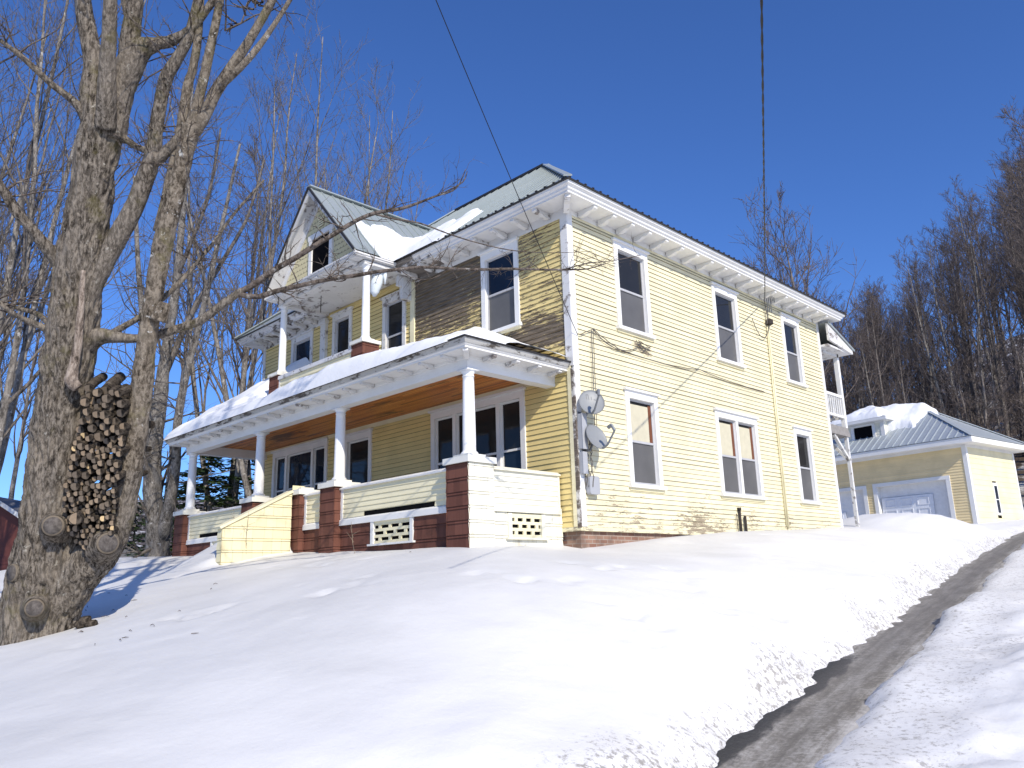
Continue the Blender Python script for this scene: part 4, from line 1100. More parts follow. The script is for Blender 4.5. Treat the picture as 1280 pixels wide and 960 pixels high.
# ------------------------------------------------------------------ snow lying on roofs
def snow_sheet(name, x0, x1, y0, y1, st, zf, tf, label, xf=None, seed=0):
    xs = np.arange(x0, x1 + 1e-6, st); ys = np.arange(y0, y1 + 1e-6, st)
    X, Y = np.meshgrid(xs, ys); Z = zf(X, Y); T = tf(X, Y)
    on = T > 0
    z = np.where(on, Z + T, Z - 0.02)
    nx, ny = len(xs), len(ys); mb = MB()
    P = np.stack([X, Y, z], -1).reshape(-1, 3)
    if xf is not None: P = np.array([tuple(xf @ Vector(p)) for p in P])
    keep = []
    for j in range(ny - 1):
        for i in range(nx - 1):
            if on[j, i] or on[j, i + 1] or on[j + 1, i] or on[j + 1, i + 1]: keep.append((j * nx + i, j * nx + i + 1, (j + 1) * nx + i + 1, (j + 1) * nx + i))
    used = sorted({a for f in keep for a in f}); mp = {a: i for i, a in enumerate(used)}
    mb.v = [tuple(P[a]) for a in used]; mb.f = [tuple(mp[a] for a in f) for f in keep]; mb.m = [0] * len(keep)
    o = mb.build(name, M['snow'], None, smooth=True, loc=P[used[0]]); tag(o, label, 'snow', kind='stuff'); return o
def rnd_edge(d, w): return np.sqrt(np.clip(1 - (1 - np.clip(d / w, 0, 1)) ** 2, 0, 1))
def porch_z(x, y): return 3.03 + PS * np.minimum(np.minimum(y - (PY - pe), PX1 + pe - x), x - (PX0 - pe))
def porch_t(x, y):
    n = fbm(x * 1.6, y * 1.6, 4, 8)
    dl = x - (PX0 - pe) + 0.0; df = y - (PY - pe) + 0.02; dr = (-0.52 + 0.25 * n + 0.35 * (y + 2.65)) - x
    d = np.minimum(np.minimum(dl, df), dr + 0.15)
    t = 0.17 + 0.08 * n + 0.09 * np.exp(-((x + 3.6) / 1.4) ** 2) + 0.12 * np.exp(-((x + 5.2) / 2.2) ** 2)
    t = t + sstep(-8.6, -9.6, x) * np.clip(y + 2.6, 0, 3) * 0.38
    bal = (x > BX0 - 0.2) & (x < BX1 + 0.2) & (y > -1.42)
    t = np.where(bal, 0.05, t) * (0.55 + 0.45 * sstep(-0.3, -2.2, x))
    return np.where(d > 0, t * rnd_edge(d, 0.22), 0)
snow_sheet('roof_snow', PX0 - pe - 0.1, -0.05, PY - pe - 0.05, -0.02, 0.045, porch_z, porch_t, 'long drift of snow along the porch roof edge')
def hroof_z(x, y):
    mz = ZE + SL * np.minimum(y + E0, E0 - x)
    gzv = np.where((y > GY - 0.05) & (x < GX1) & (x > GX0), ZA + 0.03 - gs * np.abs(x - GXM), -9)
    return np.maximum(np.where(y > -E0 - 0.06, np.maximum(mz, ZE), np.where(x > GX1, ZE, 6.0)), gzv)
def valley_t(x, y):
    n = fbm(x * 2.1, y * 2.1, 4, 61)
    mz = ZE + SL * (y + E0); gzv = ZA - gs * (x - GXM)
    lo = y + 0.66 + 0.05 * n
    band = (1.02 + 0.5 * n + 0.45 * sstep(-3.2, -5.0, x)) - (y + E0) * 1.0      # strip up from the eave on the main slope
    right = -2.75 + 0.2 * n - x - 0.25 * np.abs(y - 0.25)
    top = 7.42 + 0.3 * n - np.maximum(mz, gzv) + 0.25 * sstep(-4.3, -5.8, x) + 0.45 * sstep(-5.0, -3.4, x) * 0
    left = (x + 5.75 + 0.3 * n) + 0.35 * (y + 0.8)
    fr = np.where(x < GX1, y + 0.98 + 0.2 * n, lo)
    d = np.minimum(np.minimum(right, top), np.minimum(left, fr))
    return np.where(d > 0, (0.13 + 0.09 * n) * rnd_edge(d, 0.12), 0)
snow_sheet('roof_snow', -6.6, -2.0, -1.1, 1.9, 0.045, hroof_z, valley_t, 'thick snow slab wedged in the valley beside the gable roof')
mb = MB(); r3 = random.Random(3)
p = [Vector((-5.02, -0.86, 6.33)), Vector((-5.03, -0.86, 6.1)), Vector((-5.05, -0.88, 5.85)), Vector((-5.08, -0.90, 5.62)), Vector((-5.10, -0.9, 5.52))]
mb.tube(p, [0.10, 0.13, 0.14, 0.10, 0.03], 10, disp=lambda q, r: 0.25 * r * mnoise.noise(q * 9))
mb.tube([Vector((-4.9, -0.75, 6.35)), Vector((-4.9, -0.75, 6.0)), Vector((-4.9, -0.75, 5.8))], [0.06, 0.05, 0.01], 8)
o = mb.build('icicle', M['ice'], None, True, loc=p[0]); tag(o, 'fat lump of ice hanging from the balcony eave', 'icicle')

# ------------------------------------------------------------------ garage
GP = at(1222, 655, 32.0); GROT = math.radians(-8)
gar = thing('garage', 'low yellow garage with grey metal hip roof and white roll-up doors behind the house', 'garage', (GP.x, GP.y, GP.z), GROT, local=True)
gF = lambda u, n, z: (u, -n, z); gS = lambda u, n, z: (n, u, z)
GWd, GDp, GHt = 11.0, 4.5, 3.18
doors = [(-3.98, -0.95, 1.90), (-7.75, -4.62, 1.88)]
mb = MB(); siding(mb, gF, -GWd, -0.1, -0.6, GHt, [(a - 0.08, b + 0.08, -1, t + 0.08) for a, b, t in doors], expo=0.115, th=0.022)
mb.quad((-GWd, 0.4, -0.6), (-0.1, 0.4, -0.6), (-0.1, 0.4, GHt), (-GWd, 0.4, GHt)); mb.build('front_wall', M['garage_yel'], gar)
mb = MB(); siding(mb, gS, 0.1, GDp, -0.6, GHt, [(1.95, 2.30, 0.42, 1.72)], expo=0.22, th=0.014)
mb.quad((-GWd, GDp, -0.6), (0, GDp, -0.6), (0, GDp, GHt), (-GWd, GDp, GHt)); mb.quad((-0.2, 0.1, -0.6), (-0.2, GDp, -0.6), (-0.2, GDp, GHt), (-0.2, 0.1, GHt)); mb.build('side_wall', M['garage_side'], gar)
bx('corner_board', M['white'], gar, -0.14, 0.03, 0.0, 0.035, -0.6, GHt, F=gF); bx('corner_board', M['white'], gar, 0, 0.13, -0.02, 0.03, -0.6, GHt, F=gS); bx('corner_board', M['white'], gar, GDp - 0.12, GDp, -0.02, 0.03, -0.6, GHt, F=gS)
for a, b, t in doors:
    mb = MB(); mb.box(a - 0.17, a, -0.25, 0.04, -0.6, t, F=gF); mb.box(b, b + 0.17, -0.25, 0.04, -0.6, t, F=gF); mb.box(a - 0.17, b + 0.17, -0.25, 0.045, t, t + 0.15, F=gF)
    fr_ = mb.build('door_frame', M['white'], gar)
    mb = MB(); siding(mb, gF, a, b, -0.5, t, (), expo=0.24, th=0.012, n0=-0.24)
    gd = mb.build('garage_door', M['garage_door'] if 'garage_door' in M else plain('garage_door_grey', (0.74, 0.74, 0.74), 0.5), gar)
    mb = MB(); wa, wb = a + 0.05, a + 2.3
    if t > 1.89:
        mb.box(wa, wb, -0.20, -0.17, -0.5, 1.40, F=gF)
        for q in range(3):
            for rr in range(3):
                u = wa + 0.14 + q * 0.72; z = 0.98 - rr * 0.45
                for (p0, p1, z0, z1) in ((u, u + 0.5, z, z + 0.03), (u, u + 0.5, z + 0.29, z + 0.32), (u, u + 0.03, z + 0.03, z + 0.29), (u + 0.47, u + 0.5, z + 0.03, z + 0.29)):
                    mb.box(p0, p1, -0.17, -0.15, z0, z1, F=gF)
    else:
        wa = b - 2.0; wb = b - 1.1
        mb.box(wa, wb, -0.20, -0.17, -0.5, 0.95, F=gF)
        for q in range(2):
            u = wa + 0.1 + q * 0.38
            for (p0, p1, z0, z1) in ((u, u + 0.3, 0.5, 0.53), (u, u + 0.3, 0.82, 0.85), (u, u + 0.03, 0.53, 0.82), (u + 0.27, u + 0.3, 0.53, 0.82)): mb.box(p0, p1, -0.17, -0.15, z0, z1, F=gF)
    mb.build('wicket_door', plain('wicket_white', (0.72, 0.74, 0.78), 0.5), gd)
mb = MB(); mb.box(1.93, 2.32, -0.02, 0.035, 0.40, 1.75, F=gS); gw = mb.build('window', M['white'], gar)
mb = MB(); mb.box(2.00, 2.25, 0.036, 0.04, 0.50, 1.03, F=gS); mb.box(2.00, 2.25, 0.036, 0.04, 1.07, 1.62, F=gS); mb.build('pane', M['glass_blue'], gw)
ge = 0.55
mb = MB()
gp = [(-GWd, 0), (0, 0), (0, GDp), (-GWd, GDp)]
mb.sweep(gp, [(0.0, GHt - 0.05), (0.02, GHt - 0.05), (0.02, GHt + 0.06), (ge - 0.03, GHt + 0.06), (ge - 0.03, GHt + 0.05), (ge, GHt + 0.05), (ge, GHt + 0.27), (0.0, GHt + 0.28)]); mb.build('cornice', M['white'], gar)
ze = GHt + 0.29; gsl = 0.70; gym = GDp / 2; zr_ = ze + gsl * (gym + ge); rxr = -2.5
mb = MB()
mb.quad((-GWd, -ge, ze), (ge, -ge, ze), (rxr, gym, zr_), (-GWd, gym, zr_)); mb.poly(((ge, -ge, ze), (ge, GDp + ge, ze), (rxr, gym, zr_))); mb.quad((ge, GDp + ge, ze), (-GWd, GDp + ge, ze), (-GWd, gym, zr_), (rxr, gym, zr_))
for x in np.arange(-GWd, ge - 0.1, 0.33):
    t = min(1.0, (ge - x) / (ge - rxr)); mb.obox((x, -ge, ze + 0.015), (x, -ge + t * (gym + ge), ze + gsl * t * (gym + ge) + 0.015), (0, -gsl, 1), 0.05, 0.035)
gro = mb.build('roof', M['garage_metal'], gar)
mb = MB(); mb.obox((ge, -ge, ze + 0.04), (rxr, gym, zr_ + 0.04), (0, 0, 1), 0.16, 0.02); mb.obox((ge, GDp + ge, ze + 0.04), (rxr, gym, zr_ + 0.04), (0, 0, 1), 0.16, 0.02); mb.sweep(gp[:3], [(ge - 0.02, ze - 0.005), (ge + 0.03, ze - 0.005), (ge + 0.03, ze + 0.015), (ge - 0.02, ze + 0.02)]); mb.build('hip_cap', M['garage_metal'], gro)
dyf = 0.55; dx_0, dx_1 = -5.75, -3.55; dze = 4.86
gz_at = lambda y: ze + gsl * (y + ge)
mb = MB(); siding(mb, lambda u, n, z: (u, dyf - n, z), dx_0, dx_1, 3.9, dze, [(-5.0, -4.1, 3.98, 4.78)], expo=0.11, th=0.015); siding(mb, lambda u, n, z: (dx_1 + n, u, z), dyf, 1.9, 3.9, dze, expo=0.11, th=0.015)
mb.quad((dx_0, dyf, 3.9), (dx_0, 1.9, 3.9), (dx_0, 1.9, dze), (dx_0, dyf, dze)); dm = mb.build('dormer', M['white_lit'], gar)
mb = MB(); mb.box(-5.0, -4.1, 0.0, 0.01, 3.98, 4.78, F=lambda u, n, z: (u, dyf + 0.03 - n, z)); mb.build('window', M['black'], dm)
DF = lambda u, n, z: (u, dyf - n, z)
mb = MB(); mb.box(-5.14, -5.0, -0.01, 0.04, 3.9, dze, F=DF); mb.box(-4.1, -3.96, -0.01, 0.04, 3.9, dze, F=DF); mb.box(-5.14, -3.96, -0.01, 0.045, 4.78, dze, F=DF); mb.box(-5.6, -5.45, 0, 0.03, 3.9, dze, F=DF); mb.box(-3.7, -3.52, 0.0, 0.03, 3.9, dze, F=DF); mb.build('casing', M['white'], dm)
mb = MB(); de = 0.30
mb.sweep([(dx_0, 2.4), (dx_0, dyf), (dx_1, dyf), (dx_1, 2.4)], [(0, dze - 0.02), (0.02, dze - 0.02), (0.02, dze + 0.03), (de, dze + 0.06), (de, dze + 0.18), (0, dze + 0.18)]); mb.build('dormer_cornice', M['white'], dm)
mb = MB(); zt = dze + 0.19; xm = (dx_0 + dx_1) / 2; pk = zt + 0.55
A_, B_ = (dx_0 - de, dyf - de), (dx_1 + de, dyf - de)
mb.poly(((*A_, zt), (*B_, zt), (xm, dyf + 1.1, pk))); mb.quad((*B_, zt), (dx_1 + de, 2.6, zt), (xm, 2.6, pk), (xm, dyf + 1.1, pk)); mb.quad((dx_0 - de, 2.6, zt), (*A_, zt), (xm, dyf + 1.1, pk), (xm, 2.6, pk)); mb.build('dormer_roof', M['garage_metal'], dm)
GM = Matrix.Translation(GP) @ Matrix.Rotation(GROT, 4, 'Z')
def gr_z(x, y): return np.minimum(ze + gsl * np.minimum(y + ge, GDp + ge - y), ze + (zr_ - ze) * np.clip((ge - x) / (ge - rxr), 0, 1)) + 0.02
def gr_t(x, y):
    n = fbm(x * 1.7, y * 1.7, 4, 91)
    d = np.minimum(-2.05 + 0.25 * n - x - 0.25 * np.maximum(0, 2.2 - y), y - 0.85 + 0.2 * n - 0.30 * (x + 2.2) * (x > -4) * 0)
    t = 0.26 + 0.26 * np.exp(-((x + 3.9) / 0.9) ** 2) + 0.12 * n
    return np.where(d > 0, t * rnd_edge(d, 0.35), 0)
snow_sheet('roof_snow', -7.5, -1.5, 0.5, 4.6, 0.06, gr_z, gr_t, 'deep cap of snow along the garage roof ridge', GM)
def dz_(x, y): return zt + 0.02 + (pk - zt) * np.clip(np.minimum(np.minimum((x - (dx_0 - de)) / (xm - dx_0 + de), (dx_1 + de - x) / (dx_1 + de - xm)), (y - dyf + de) / (1.1 + de)), 0, 1)
def dt_(x, y):
    n = fbm(x * 2, y * 2, 4, 95)
    d = np.minimum(np.minimum(x - (dx_0 - de) - 0.02, dx_1 + de - 0.3 - x), y - (dyf - de) - 0.02)
    return np.where(d > 0, (0.24 + 0.14 * n) * rnd_edge(d, 0.3), 0)
snow_sheet('roof_snow', dx_0 - de - 0.1, dx_1 + de, dyf - de - 0.1, 2.3, 0.05, dz_, dt_, 'snow mound on the small garage dormer roof', GM)

# ------------------------------------------------------------------ big maple holding the firewood
TD = 11.0
MP = at(60, 782, TD)
maple = thing('maple_tree', 'huge old forked maple with cut limbs and firewood packed in its fork', 'tree', tuple(MP))
def limb(mb, pts, sides=10, rough=0.06, m=0, sub=4, fr=5.0):
    """pts: (u, v, depth, radius in px) control points -> smooth rough tube"""
    C = [(at(u, v, d), r * d / FOC) for u, v, d, r in pts]
    P = []; R = []
    n = len(C)
    for i in range(n - 1):
        p0 = C[max(i - 1, 0)]; p1 = C[i]; p2 = C[i + 1]; p3 = C[min(i + 2, n - 1)]
        for k in range(sub):
            t = k / sub
            q = 0.5 * ((2 * p1[0]) + (p2[0] - p0[0]) * t + (2 * p0[0] - 5 * p1[0] + 4 * p2[0] - p3[0]) * t * t + (3 * p1[0] - p0[0] - 3 * p2[0] + p3[0]) * t ** 3)
            P.append(q); R.append(p1[1] + (p2[1] - p1[1]) * t)
    P.append(C[-1][0]); R.append(C[-1][1])
    def dsp(p, r):
        a = mnoise.noise(Vector((p.x * fr * 2.2, p.y * fr * 2.2, p.z * fr * 0.5))); b = mnoise.noise(p * fr * 0.5); w_ = Vector((p.x + 0.03 * mnoise.noise(p * 4), p.y + 0.03 * mnoise.noise(p * 4.3), p.z))
        c = abs(mnoise.noise(Vector((w_.x * 15, w_.y * 15, w_.z * 2.4)))); e = mnoise.noise(Vector((p.x * 34, p.y * 34, p.z * 9)))
        return r * (rough * a + rough * 1.2 * b) + (0.16 - c) * min(0.075, r * rough * 2.2) + e * min(0.014, r * rough * 0.4)
    mb.tube(P, R, sides, m, True, dsp)
    return P, R
tr = MB()
# left trunk
limb(tr, [(48, 812, 11, 56), (48, 785, 11, 46), (52, 748, 11, 41), (60, 705, 11, 41), (66, 660, 11, 37), (69, 620, 11, 34), (72, 570, 11, 33), (77, 520, 11, 31), (83, 470, 11, 30), (90, 420, 11, 29), (95, 370, 11, 28), (101, 320, 11, 27), (109, 275, 11, 25.5), (117, 220, 11, 24.5), (124, 175, 11, 24.5), (130, 150, 11, 22)], 120, 0.085, sub=18)
# fork's right base and right trunk
trB = MB()
limb(tr, [(58, 790, 10.95, 34), (72, 755, 10.95, 31), (92, 724, 10.95, 28), (112, 702, 10.95, 26), (130, 684, 10.95, 23)], 100, 0.08, sub=16)
limb(tr, [(112, 705, 10.95, 25), (132, 680, 10.95, 22.5), (147, 650, 10.95, 18.5), (155, 620, 10.95, 16.5), (163, 585, 10.95, 15.5)], 64, 0.06, sub=14)
limb(trB, [(155, 622, 10.95, 15), (163, 585, 10.95, 14.8), (169, 540, 10.95, 14), (177, 490, 10.95, 13), (182, 440, 10.95, 11.8), (190, 385, 10.95, 11.3), (199, 330, 10.95, 12), (209, 280, 10.95, 12), (222, 230, 10.95, 10.5), (233, 185, 10.95, 10.5), (240, 158, 10.95, 11)], 64, 0.06, sub=14)
limb(trB, [(197, 290, 11.05, 6), (208, 250, 11.05, 7), (215, 215, 11.05, 6.5), (226, 165, 11.05, 6.5), (234, 110, 11.05, 6), (241, 85, 11.05, 5), (248, 40, 11.05, 5), (252, -40, 11.1, 4)], 14, 0.05)
limb(trB, [(240, 160, 10.95, 9.5), (247, 130, 10.95, 6.5), (254, 100, 10.95, 6), (263, 60, 10.95, 5.5), (275, 0, 10.95, 5), (285, -70, 10.95, 4)], 14, 0.05)
limb(trB, [(242, 165, 10.95, 9), (255, 145, 10.95, 8), (272, 112, 10.95, 7), (292, 80, 10.95, 6.5), (312, 50, 10.95, 5.5), (345, -10, 10.9, 5), (370, -80, 10.9, 4)], 14, 0.05)
limb(trB, [(276, 108, 10.9, 4), (300, 85, 10.8, 4.5), (322, 60, 10.8, 4), (350, 20, 10.8, 3), (380, -30, 10.7, 2.5)], 10, 0.05)
# knob on the right trunk
limb(trB, [(198, 400, 10.9, 12), (203, 388, 10.9, 9), (206, 378, 10.9, 6)], 14, 0.08)
# side limb that rises between the trunks and joins the right one
limb(tr, [(104, 376, 11, 17), (118, 348, 11, 14), (135, 319, 11, 12), (152, 288, 11, 12), (168, 258, 11, 11), (180, 228, 11, 11), (188, 205, 11, 10.5), (193, 180, 11, 9), (197, 150, 11, 8), (202, 120, 11, 8), (209, 95, 11, 8.5), (222, 72, 11, 7), (236, 45, 11, 6.5), (250, -10, 11, 5), (265, -70, 11, 4)], 20, 0.05, sub=6)
limb(tr, [(190, 205, 11, 8), (203, 194, 11, 7), (218, 180, 11, 7), (232, 165, 11, 7)], 12, 0.05)
limb(tr, [(145, 160, 11, 5), (153, 170, 11, 4.5), (166, 181, 11, 4), (184, 189, 11, 4)], 10, 0.04)
# crown fork of the left trunk
limb(tr, [(128, 165, 11, 22), (116, 120, 11.1, 15), (118, 85, 11.15, 12), (112, 50, 11.2, 11), (104, 0, 11.3, 10), (100, -70, 11.4, 8)], 20, 0.07, sub=6)
limb(tr, [(132, 160, 10.85, 14), (133, 130, 10.75, 12), (134, 95, 10.7, 10.5), (136, 55, 10.6, 9), (138, 0, 10.5, 8), (140, -70, 10.4, 7)], 18, 0.06, sub=6)
limb(tr, [(138, 172, 11, 20), (146, 140, 11, 15), (152, 110, 11, 16), (163, 82, 11, 17), (176, 62, 11, 14), (196, 55, 11, 8), (216, 50, 11, 7), (245, 30, 11, 5), (280, -20, 11, 4)], 20, 0.07, sub=6)
limb(tr, [(160, 90, 11, 12), (162, 55, 11, 12), (168, 10, 11, 10), (175, -60, 11, 8)], 16, 0.06, sub=6)
limb(tr, [(176, 64, 11.0, 7), (168, 45, 11.0, 5), (160, 25, 11.1, 4), (150, -20, 11.2, 3)], 10, 0.05)
# left limbs
limb(tr, [(108, 150, 11, 8), (100, 135, 10.95, 6), (84, 120, 10.9, 4.5), (64, 105, 10.8, 4), (45, 87, 10.7, 4), (26, 70, 10.6, 3.5), (5, 54, 10.5, 2.5), (-25, 35, 10.4, 2)], 12, 0.05)
limb(tr, [(80, 335, 11, 12), (68, 320, 10.9, 9), (52, 302, 10.8, 7.5), (38, 284, 10.7, 6.5), (18, 262, 10.6, 6), (-2, 228, 10.5, 5), (-30, 190, 10.4, 4)], 14, 0.05)
limb(tr, [(66, 425, 11, 7), (58, 412, 10.9, 5), (40, 403, 10.8, 3.6), (18, 393, 10.7, 3), (-5, 375, 10.6, 2.5)], 10, 0.05)
limb(tr, [(66, 412, 11, 5), (50, 394, 11.1, 3.2), (25, 386, 11.2, 2.6), (0, 378, 11.3, 2), (-20, 365, 11.4, 1.6)], 8, 0.05)
# long limb reaching out before the house
limb(tr, [(108, 428, 11, 16), (122, 421, 11, 12), (134, 420, 11, 9), (150, 422, 10.95, 6.5), (172, 423, 11.1, 5.5), (200, 418, 11.1, 5.5), (228, 409, 11.1, 5.2), (252, 400, 11.1, 5.2), (276, 382, 11.1, 5), (290, 372, 11.1, 5), (303, 363, 11.1, 4.5)], 14, 0.06, sub=5)
limb(tr, [(128, 424, 11, 6), (148, 412, 11.2, 4), (175, 396, 11.3, 3.6), (200, 376, 11.4, 3.2), (226, 352, 11.5, 2.9), (246, 328, 11.6, 2.5), (268, 302, 11.7, 2.2), (292, 268, 11.8, 1.8), (330, 225, 11.9, 1.4)], 10, 0.04)
# hollow, dark cleft under the wood and the long bare scar
sc = MB(); limb(sc, [(104, 338, 10.715, 2.6), (102, 370, 10.69, 4), (100, 400, 10.68, 5), (97, 430, 10.67, 5.2), (93, 455, 10.665, 6), (89, 475, 10.66, 8.5), (97, 485, 10.67, 6)], 10, 0.1, sub=5)
trunk = tr.build('trunk', M['maple_bark'], maple, True)
trB.build('trunk', M['limb_bark'], maple, True)
sc.build('bark_scar', M['scar'], maple, True)
def stub(u, v, D, rpx, du, dv, back, squash=1.0):
    """sawn-off limb: flared collar and a ringed face towards the camera"""
    c = at(u, v, D); dirv = (at(u + du, v + dv, D - 0.35) - at(u, v, D + back * 0)).normalized()
    r = rpx * D / FOC; mb = MB()
    mb.tube([c - dirv * 0.30, c - dirv * 0.12, c - dirv * 0.03, c], [r * 1.75, r * 1.30, r * 1.12, r * 1.05], 26, 0, False, lambda p, q: 0.10 * r * mnoise.noise(p * 9))
    mb.tube([c - dirv * 0.02, c + dirv * 0.006], [r * 1.05, r * 1.0], 26, 1)
    mb.tube([c + dirv * 0.001, c + dirv * 0.012], [r * 0.86, r * 0.84], 26, 2)
    mb.build('cut_limb', [M['maple_bark'], M['cut_rim'], M['cut_grey']], maple, True)
stub(66, 657, 10.48, 12.5, -6, -2, 0); stub(135, 679, 10.55, 13, 10, -4, 0); stub(43, 760, 10.38, 11, -4, 2, 0); stub(15, 716, 10.62, 11, -40, 0, 0); stub(128, 681, 10.62, 12, 6, -3, 0) if False else None
# twigs of the limbs in front of the house
cr = MB()
def pix_twig(pts, sub=3):
    limb(cr, pts, 6, 0.04, sub=sub)
up_l = [(298, 366, 11.1, 4), (315, 357, 11.1, 4), (342, 338, 11.1, 3.6), (370, 322, 11.1, 3.4), (395, 306, 11.1, 3.2), (415, 294, 11.15, 3), (445, 276, 11.2, 2.6), (470, 266, 11.2, 2.4), (500, 261, 11.2, 2.1), (522, 254, 11.2, 1.7), (545, 245, 11.3, 1.3), (562, 240, 11.3, 1.1), (573, 232, 11.3, 0.8), (582, 212, 11.3, 0.5)]
lo_l = [(298, 368, 11.1, 4), (322, 371, 11.05, 3.6), (345, 364, 11.0, 3.3), (375, 357, 11.0, 3), (407, 350, 11.0, 2.8), (440, 345, 11.0, 2.6), (470, 340, 11.0, 2.4), (505, 336, 11.0, 2.2), (535, 334, 11.0, 2), (565, 336, 11.0, 1.9), (600, 337, 11.0, 1.7), (640, 336, 11.0, 1.6), (675, 337, 11.0, 1.4), (710, 337, 11.0, 1.2), (735, 336, 11.0, 0.9), (758, 329, 11.0, 0.5)]
pix_twig(up_l); pix_twig(lo_l)
pix_twig([(470, 268, 11.2, 1.5), (495, 274, 11.2, 1.3), (525, 279, 11.15, 1.1), (560, 292, 11.1, 1), (595, 303, 11.1, 0.8), (640, 313, 11.1, 0.7), (690, 316, 11.1, 0.5), (740, 314, 11.1, 0.3)])
pix_twig([(552, 242, 11.3, 0.8), (578, 228, 11.3, 0.8), (584, 214, 11.3, 0.5)]); pix_twig([(705, 337, 11, 0.9), (735, 329, 10.95, 0.8), (765, 326, 10.9, 0.6), (800, 319, 10.9, 0.4)])
r4 = random.Random(12)
def spray(line, n, L0, up=0.6, depth=2):
    for _ in range(n):
        i = r4.randrange(1, len(line) - 1); t = r4.random(); a = line[i]; b = line[i + 1]
        p = at(a[0] + (b[0] - a[0]) * t, a[1] + (b[1] - a[1]) * t, a[2]); r = max(0.0035, a[3] * 0.011 * 0.38)
        sub_twig(p, r, L0 * r4.uniform(0.4, 1.2), up, depth)
def sub_twig(p, r, L, up, depth, d=None):
    d = d or Vector((r4.uniform(-1, 1), r4.uniform(-1, 1), r4.uniform(-0.5, 1) * up + 0.15)).normalized()
    q = [p]; n = 4
    for k in range(n):
        d = (d + Vector((r4.uniform(-1, 1), r4.uniform(-1, 1), r4.uniform(-1, 1))) * 0.28).normalized(); q.append(q[-1] + d * L / n)
    cr.tube(q, [r * (1 - 0.75 * k / n) for k in range(n + 1)], 4, 0, False)
    if depth > 0:
        for _ in range(r4.choice((1, 2, 3))):
            k = r4.randrange(1, n); sub_twig(q[k], r * 0.6, L * r4.uniform(0.35, 0.7), up, depth - 1, (d + Vector((r4.uniform(-1, 1), r4.uniform(-1, 1), r4.uniform(-1, 1))) * 0.9).normalized())
spray(up_l, 26, 0.5); spray(lo_l, 40, 0.5, 0.7)
spray([(712, 337, 11.0, 1.2), (735, 334, 11.0, 1), (760, 328, 11.0, 0.8), (800, 319, 11, 0.6)], 14, 0.35, 0.9)
for line, n in (([(45, 87, 10.7, 4), (26, 70, 10.6, 3), (5, 54, 10.5, 2.5)], 8), ([(38, 284, 10.7, 4), (18, 262, 10.6, 4), (-2, 228, 10.5, 4)], 8), ([(40, 403, 10.8, 3), (18, 393, 10.7, 3), (-5, 375, 10.6, 2)], 12),
                ([(226, 352, 11.5, 2.5), (246, 328, 11.6, 2.5), (268, 302, 11.7, 2), (330, 225, 11.9, 1.4)], 16), ([(240, 100, 11, 4), (280, 40, 11, 4), (345, -10, 10.9, 4)], 14), ([(150, 130, 11, 3), (200, 90, 11, 3), (245, 30, 11, 3)], 10), ([(155, 285, 11, 3), (185, 215, 11, 3), (200, 150, 11, 3)], 14), ([(205, 300, 11, 3), (225, 220, 11, 3), (236, 160, 11, 3)], 12)):
    spray(line, n, 0.9, 0.7)
# the unseen top, so that the crown throws its branch shadows on the lawn
def free_branch(p, d, L, r, lev):
    q = [p]; n = 6
    for k in range(n):
        d = (d + Vector((r4.uniform(-1, 1), r4.uniform(-1, 1), r4.uniform(-0.6, 1))) * 0.22).normalized(); q.append(q[-1] + d * L / n)
    cr.tube(q, [max(0.006, r * (1 - 0.8 * k / n)) for k in range(n + 1)], 6 if r > 0.03 else 4, 0, False)
    if lev > 0:
        for _ in range(5):
            k = r4.randrange(2, n + 1); free_branch(q[k], (d + Vector((r4.uniform(-1, 1), r4.uniform(-1, 1), r4.uniform(-0.4, 0.8))) * 0.9).normalized(), L * r4.uniform(0.4, 0.7), r * 0.45, lev - 1)
for u, v, D, du, dv in ((100, -70, 11.4, -60, -150), (140, -70, 10.4, 10, -150), (175, -60, 11, 60, -150), (280, -20, 11, 120, -80), (252, -40, 11.1, 30, -150), (285, -70, 10.95, 60, -150), (370, -80, 10.9, 120, -120), (265, -70, 11, 40, -120), (-30, 190, 10.4, -120, -60)):
    p = at(u, v, D); dd = (at(u + du, v + dv, D + r4.uniform(-.8, .8)) - p).normalized(); free_branch(p, dd, r4.uniform(2.2, 3.6), 0.05, 3)
cr.build('crown', M['twig'], maple, True)

# firewood in the fork
def log_mesh(name, r, L, endm, seed):
    rr = random.Random(seed); mb = MB(); sides = 14
    off = Vector((seed * 3.1, 0, 0))
    dsp = lambda p, q: 0.16 * r * mnoise.noise((p + off) * (1.2 / r))
    mb.tube([(0, 0, 0), (0.004, 0, -0.02), (0.0, 0.006, -L * 0.5), (0.01, 0, -L)], [r * 0.97, r, r * 1.0, r * 0.96], sides, 0, True, dsp)
    cap = [mb.v[i] for i in range(sides)]; cc = [sum(p[i] for p in cap) / sides for i in range(3)]
    mb.add([[cc[i] + (p[i] - cc[i]) * 0.86 for i in range(2)] + [0.003] for p in cap], [tuple(range(sides))], 1)
    me = mb.build(name, [M['log_bark'], endm], None)
    return me
protos = [(log_mesh('firewood_log', 1.0 * q, 0.75, M['end_new'] if i == 5 else M['end_old'], i + 1), q) for i, q in enumerate((0.034, 0.040, 0.046, 0.054, 0.064, 0.042))]
cells = []; r5 = random.Random(21)
def span(v):
    t = [(484, 108, 128), (492, 104, 156), (530, 98, 156), (570, 88, 152), (610, 79, 148), (650, 77, 144), (668, 86, 142), (684, 98, 122)]
    for (a, b, c), (d, e, f) in zip(t[:-1], t[1:]):
        if a <= v <= d:
            k = (v - a) / (d - a); return b + (e - b) * k, c + (f - c) * k
    return None
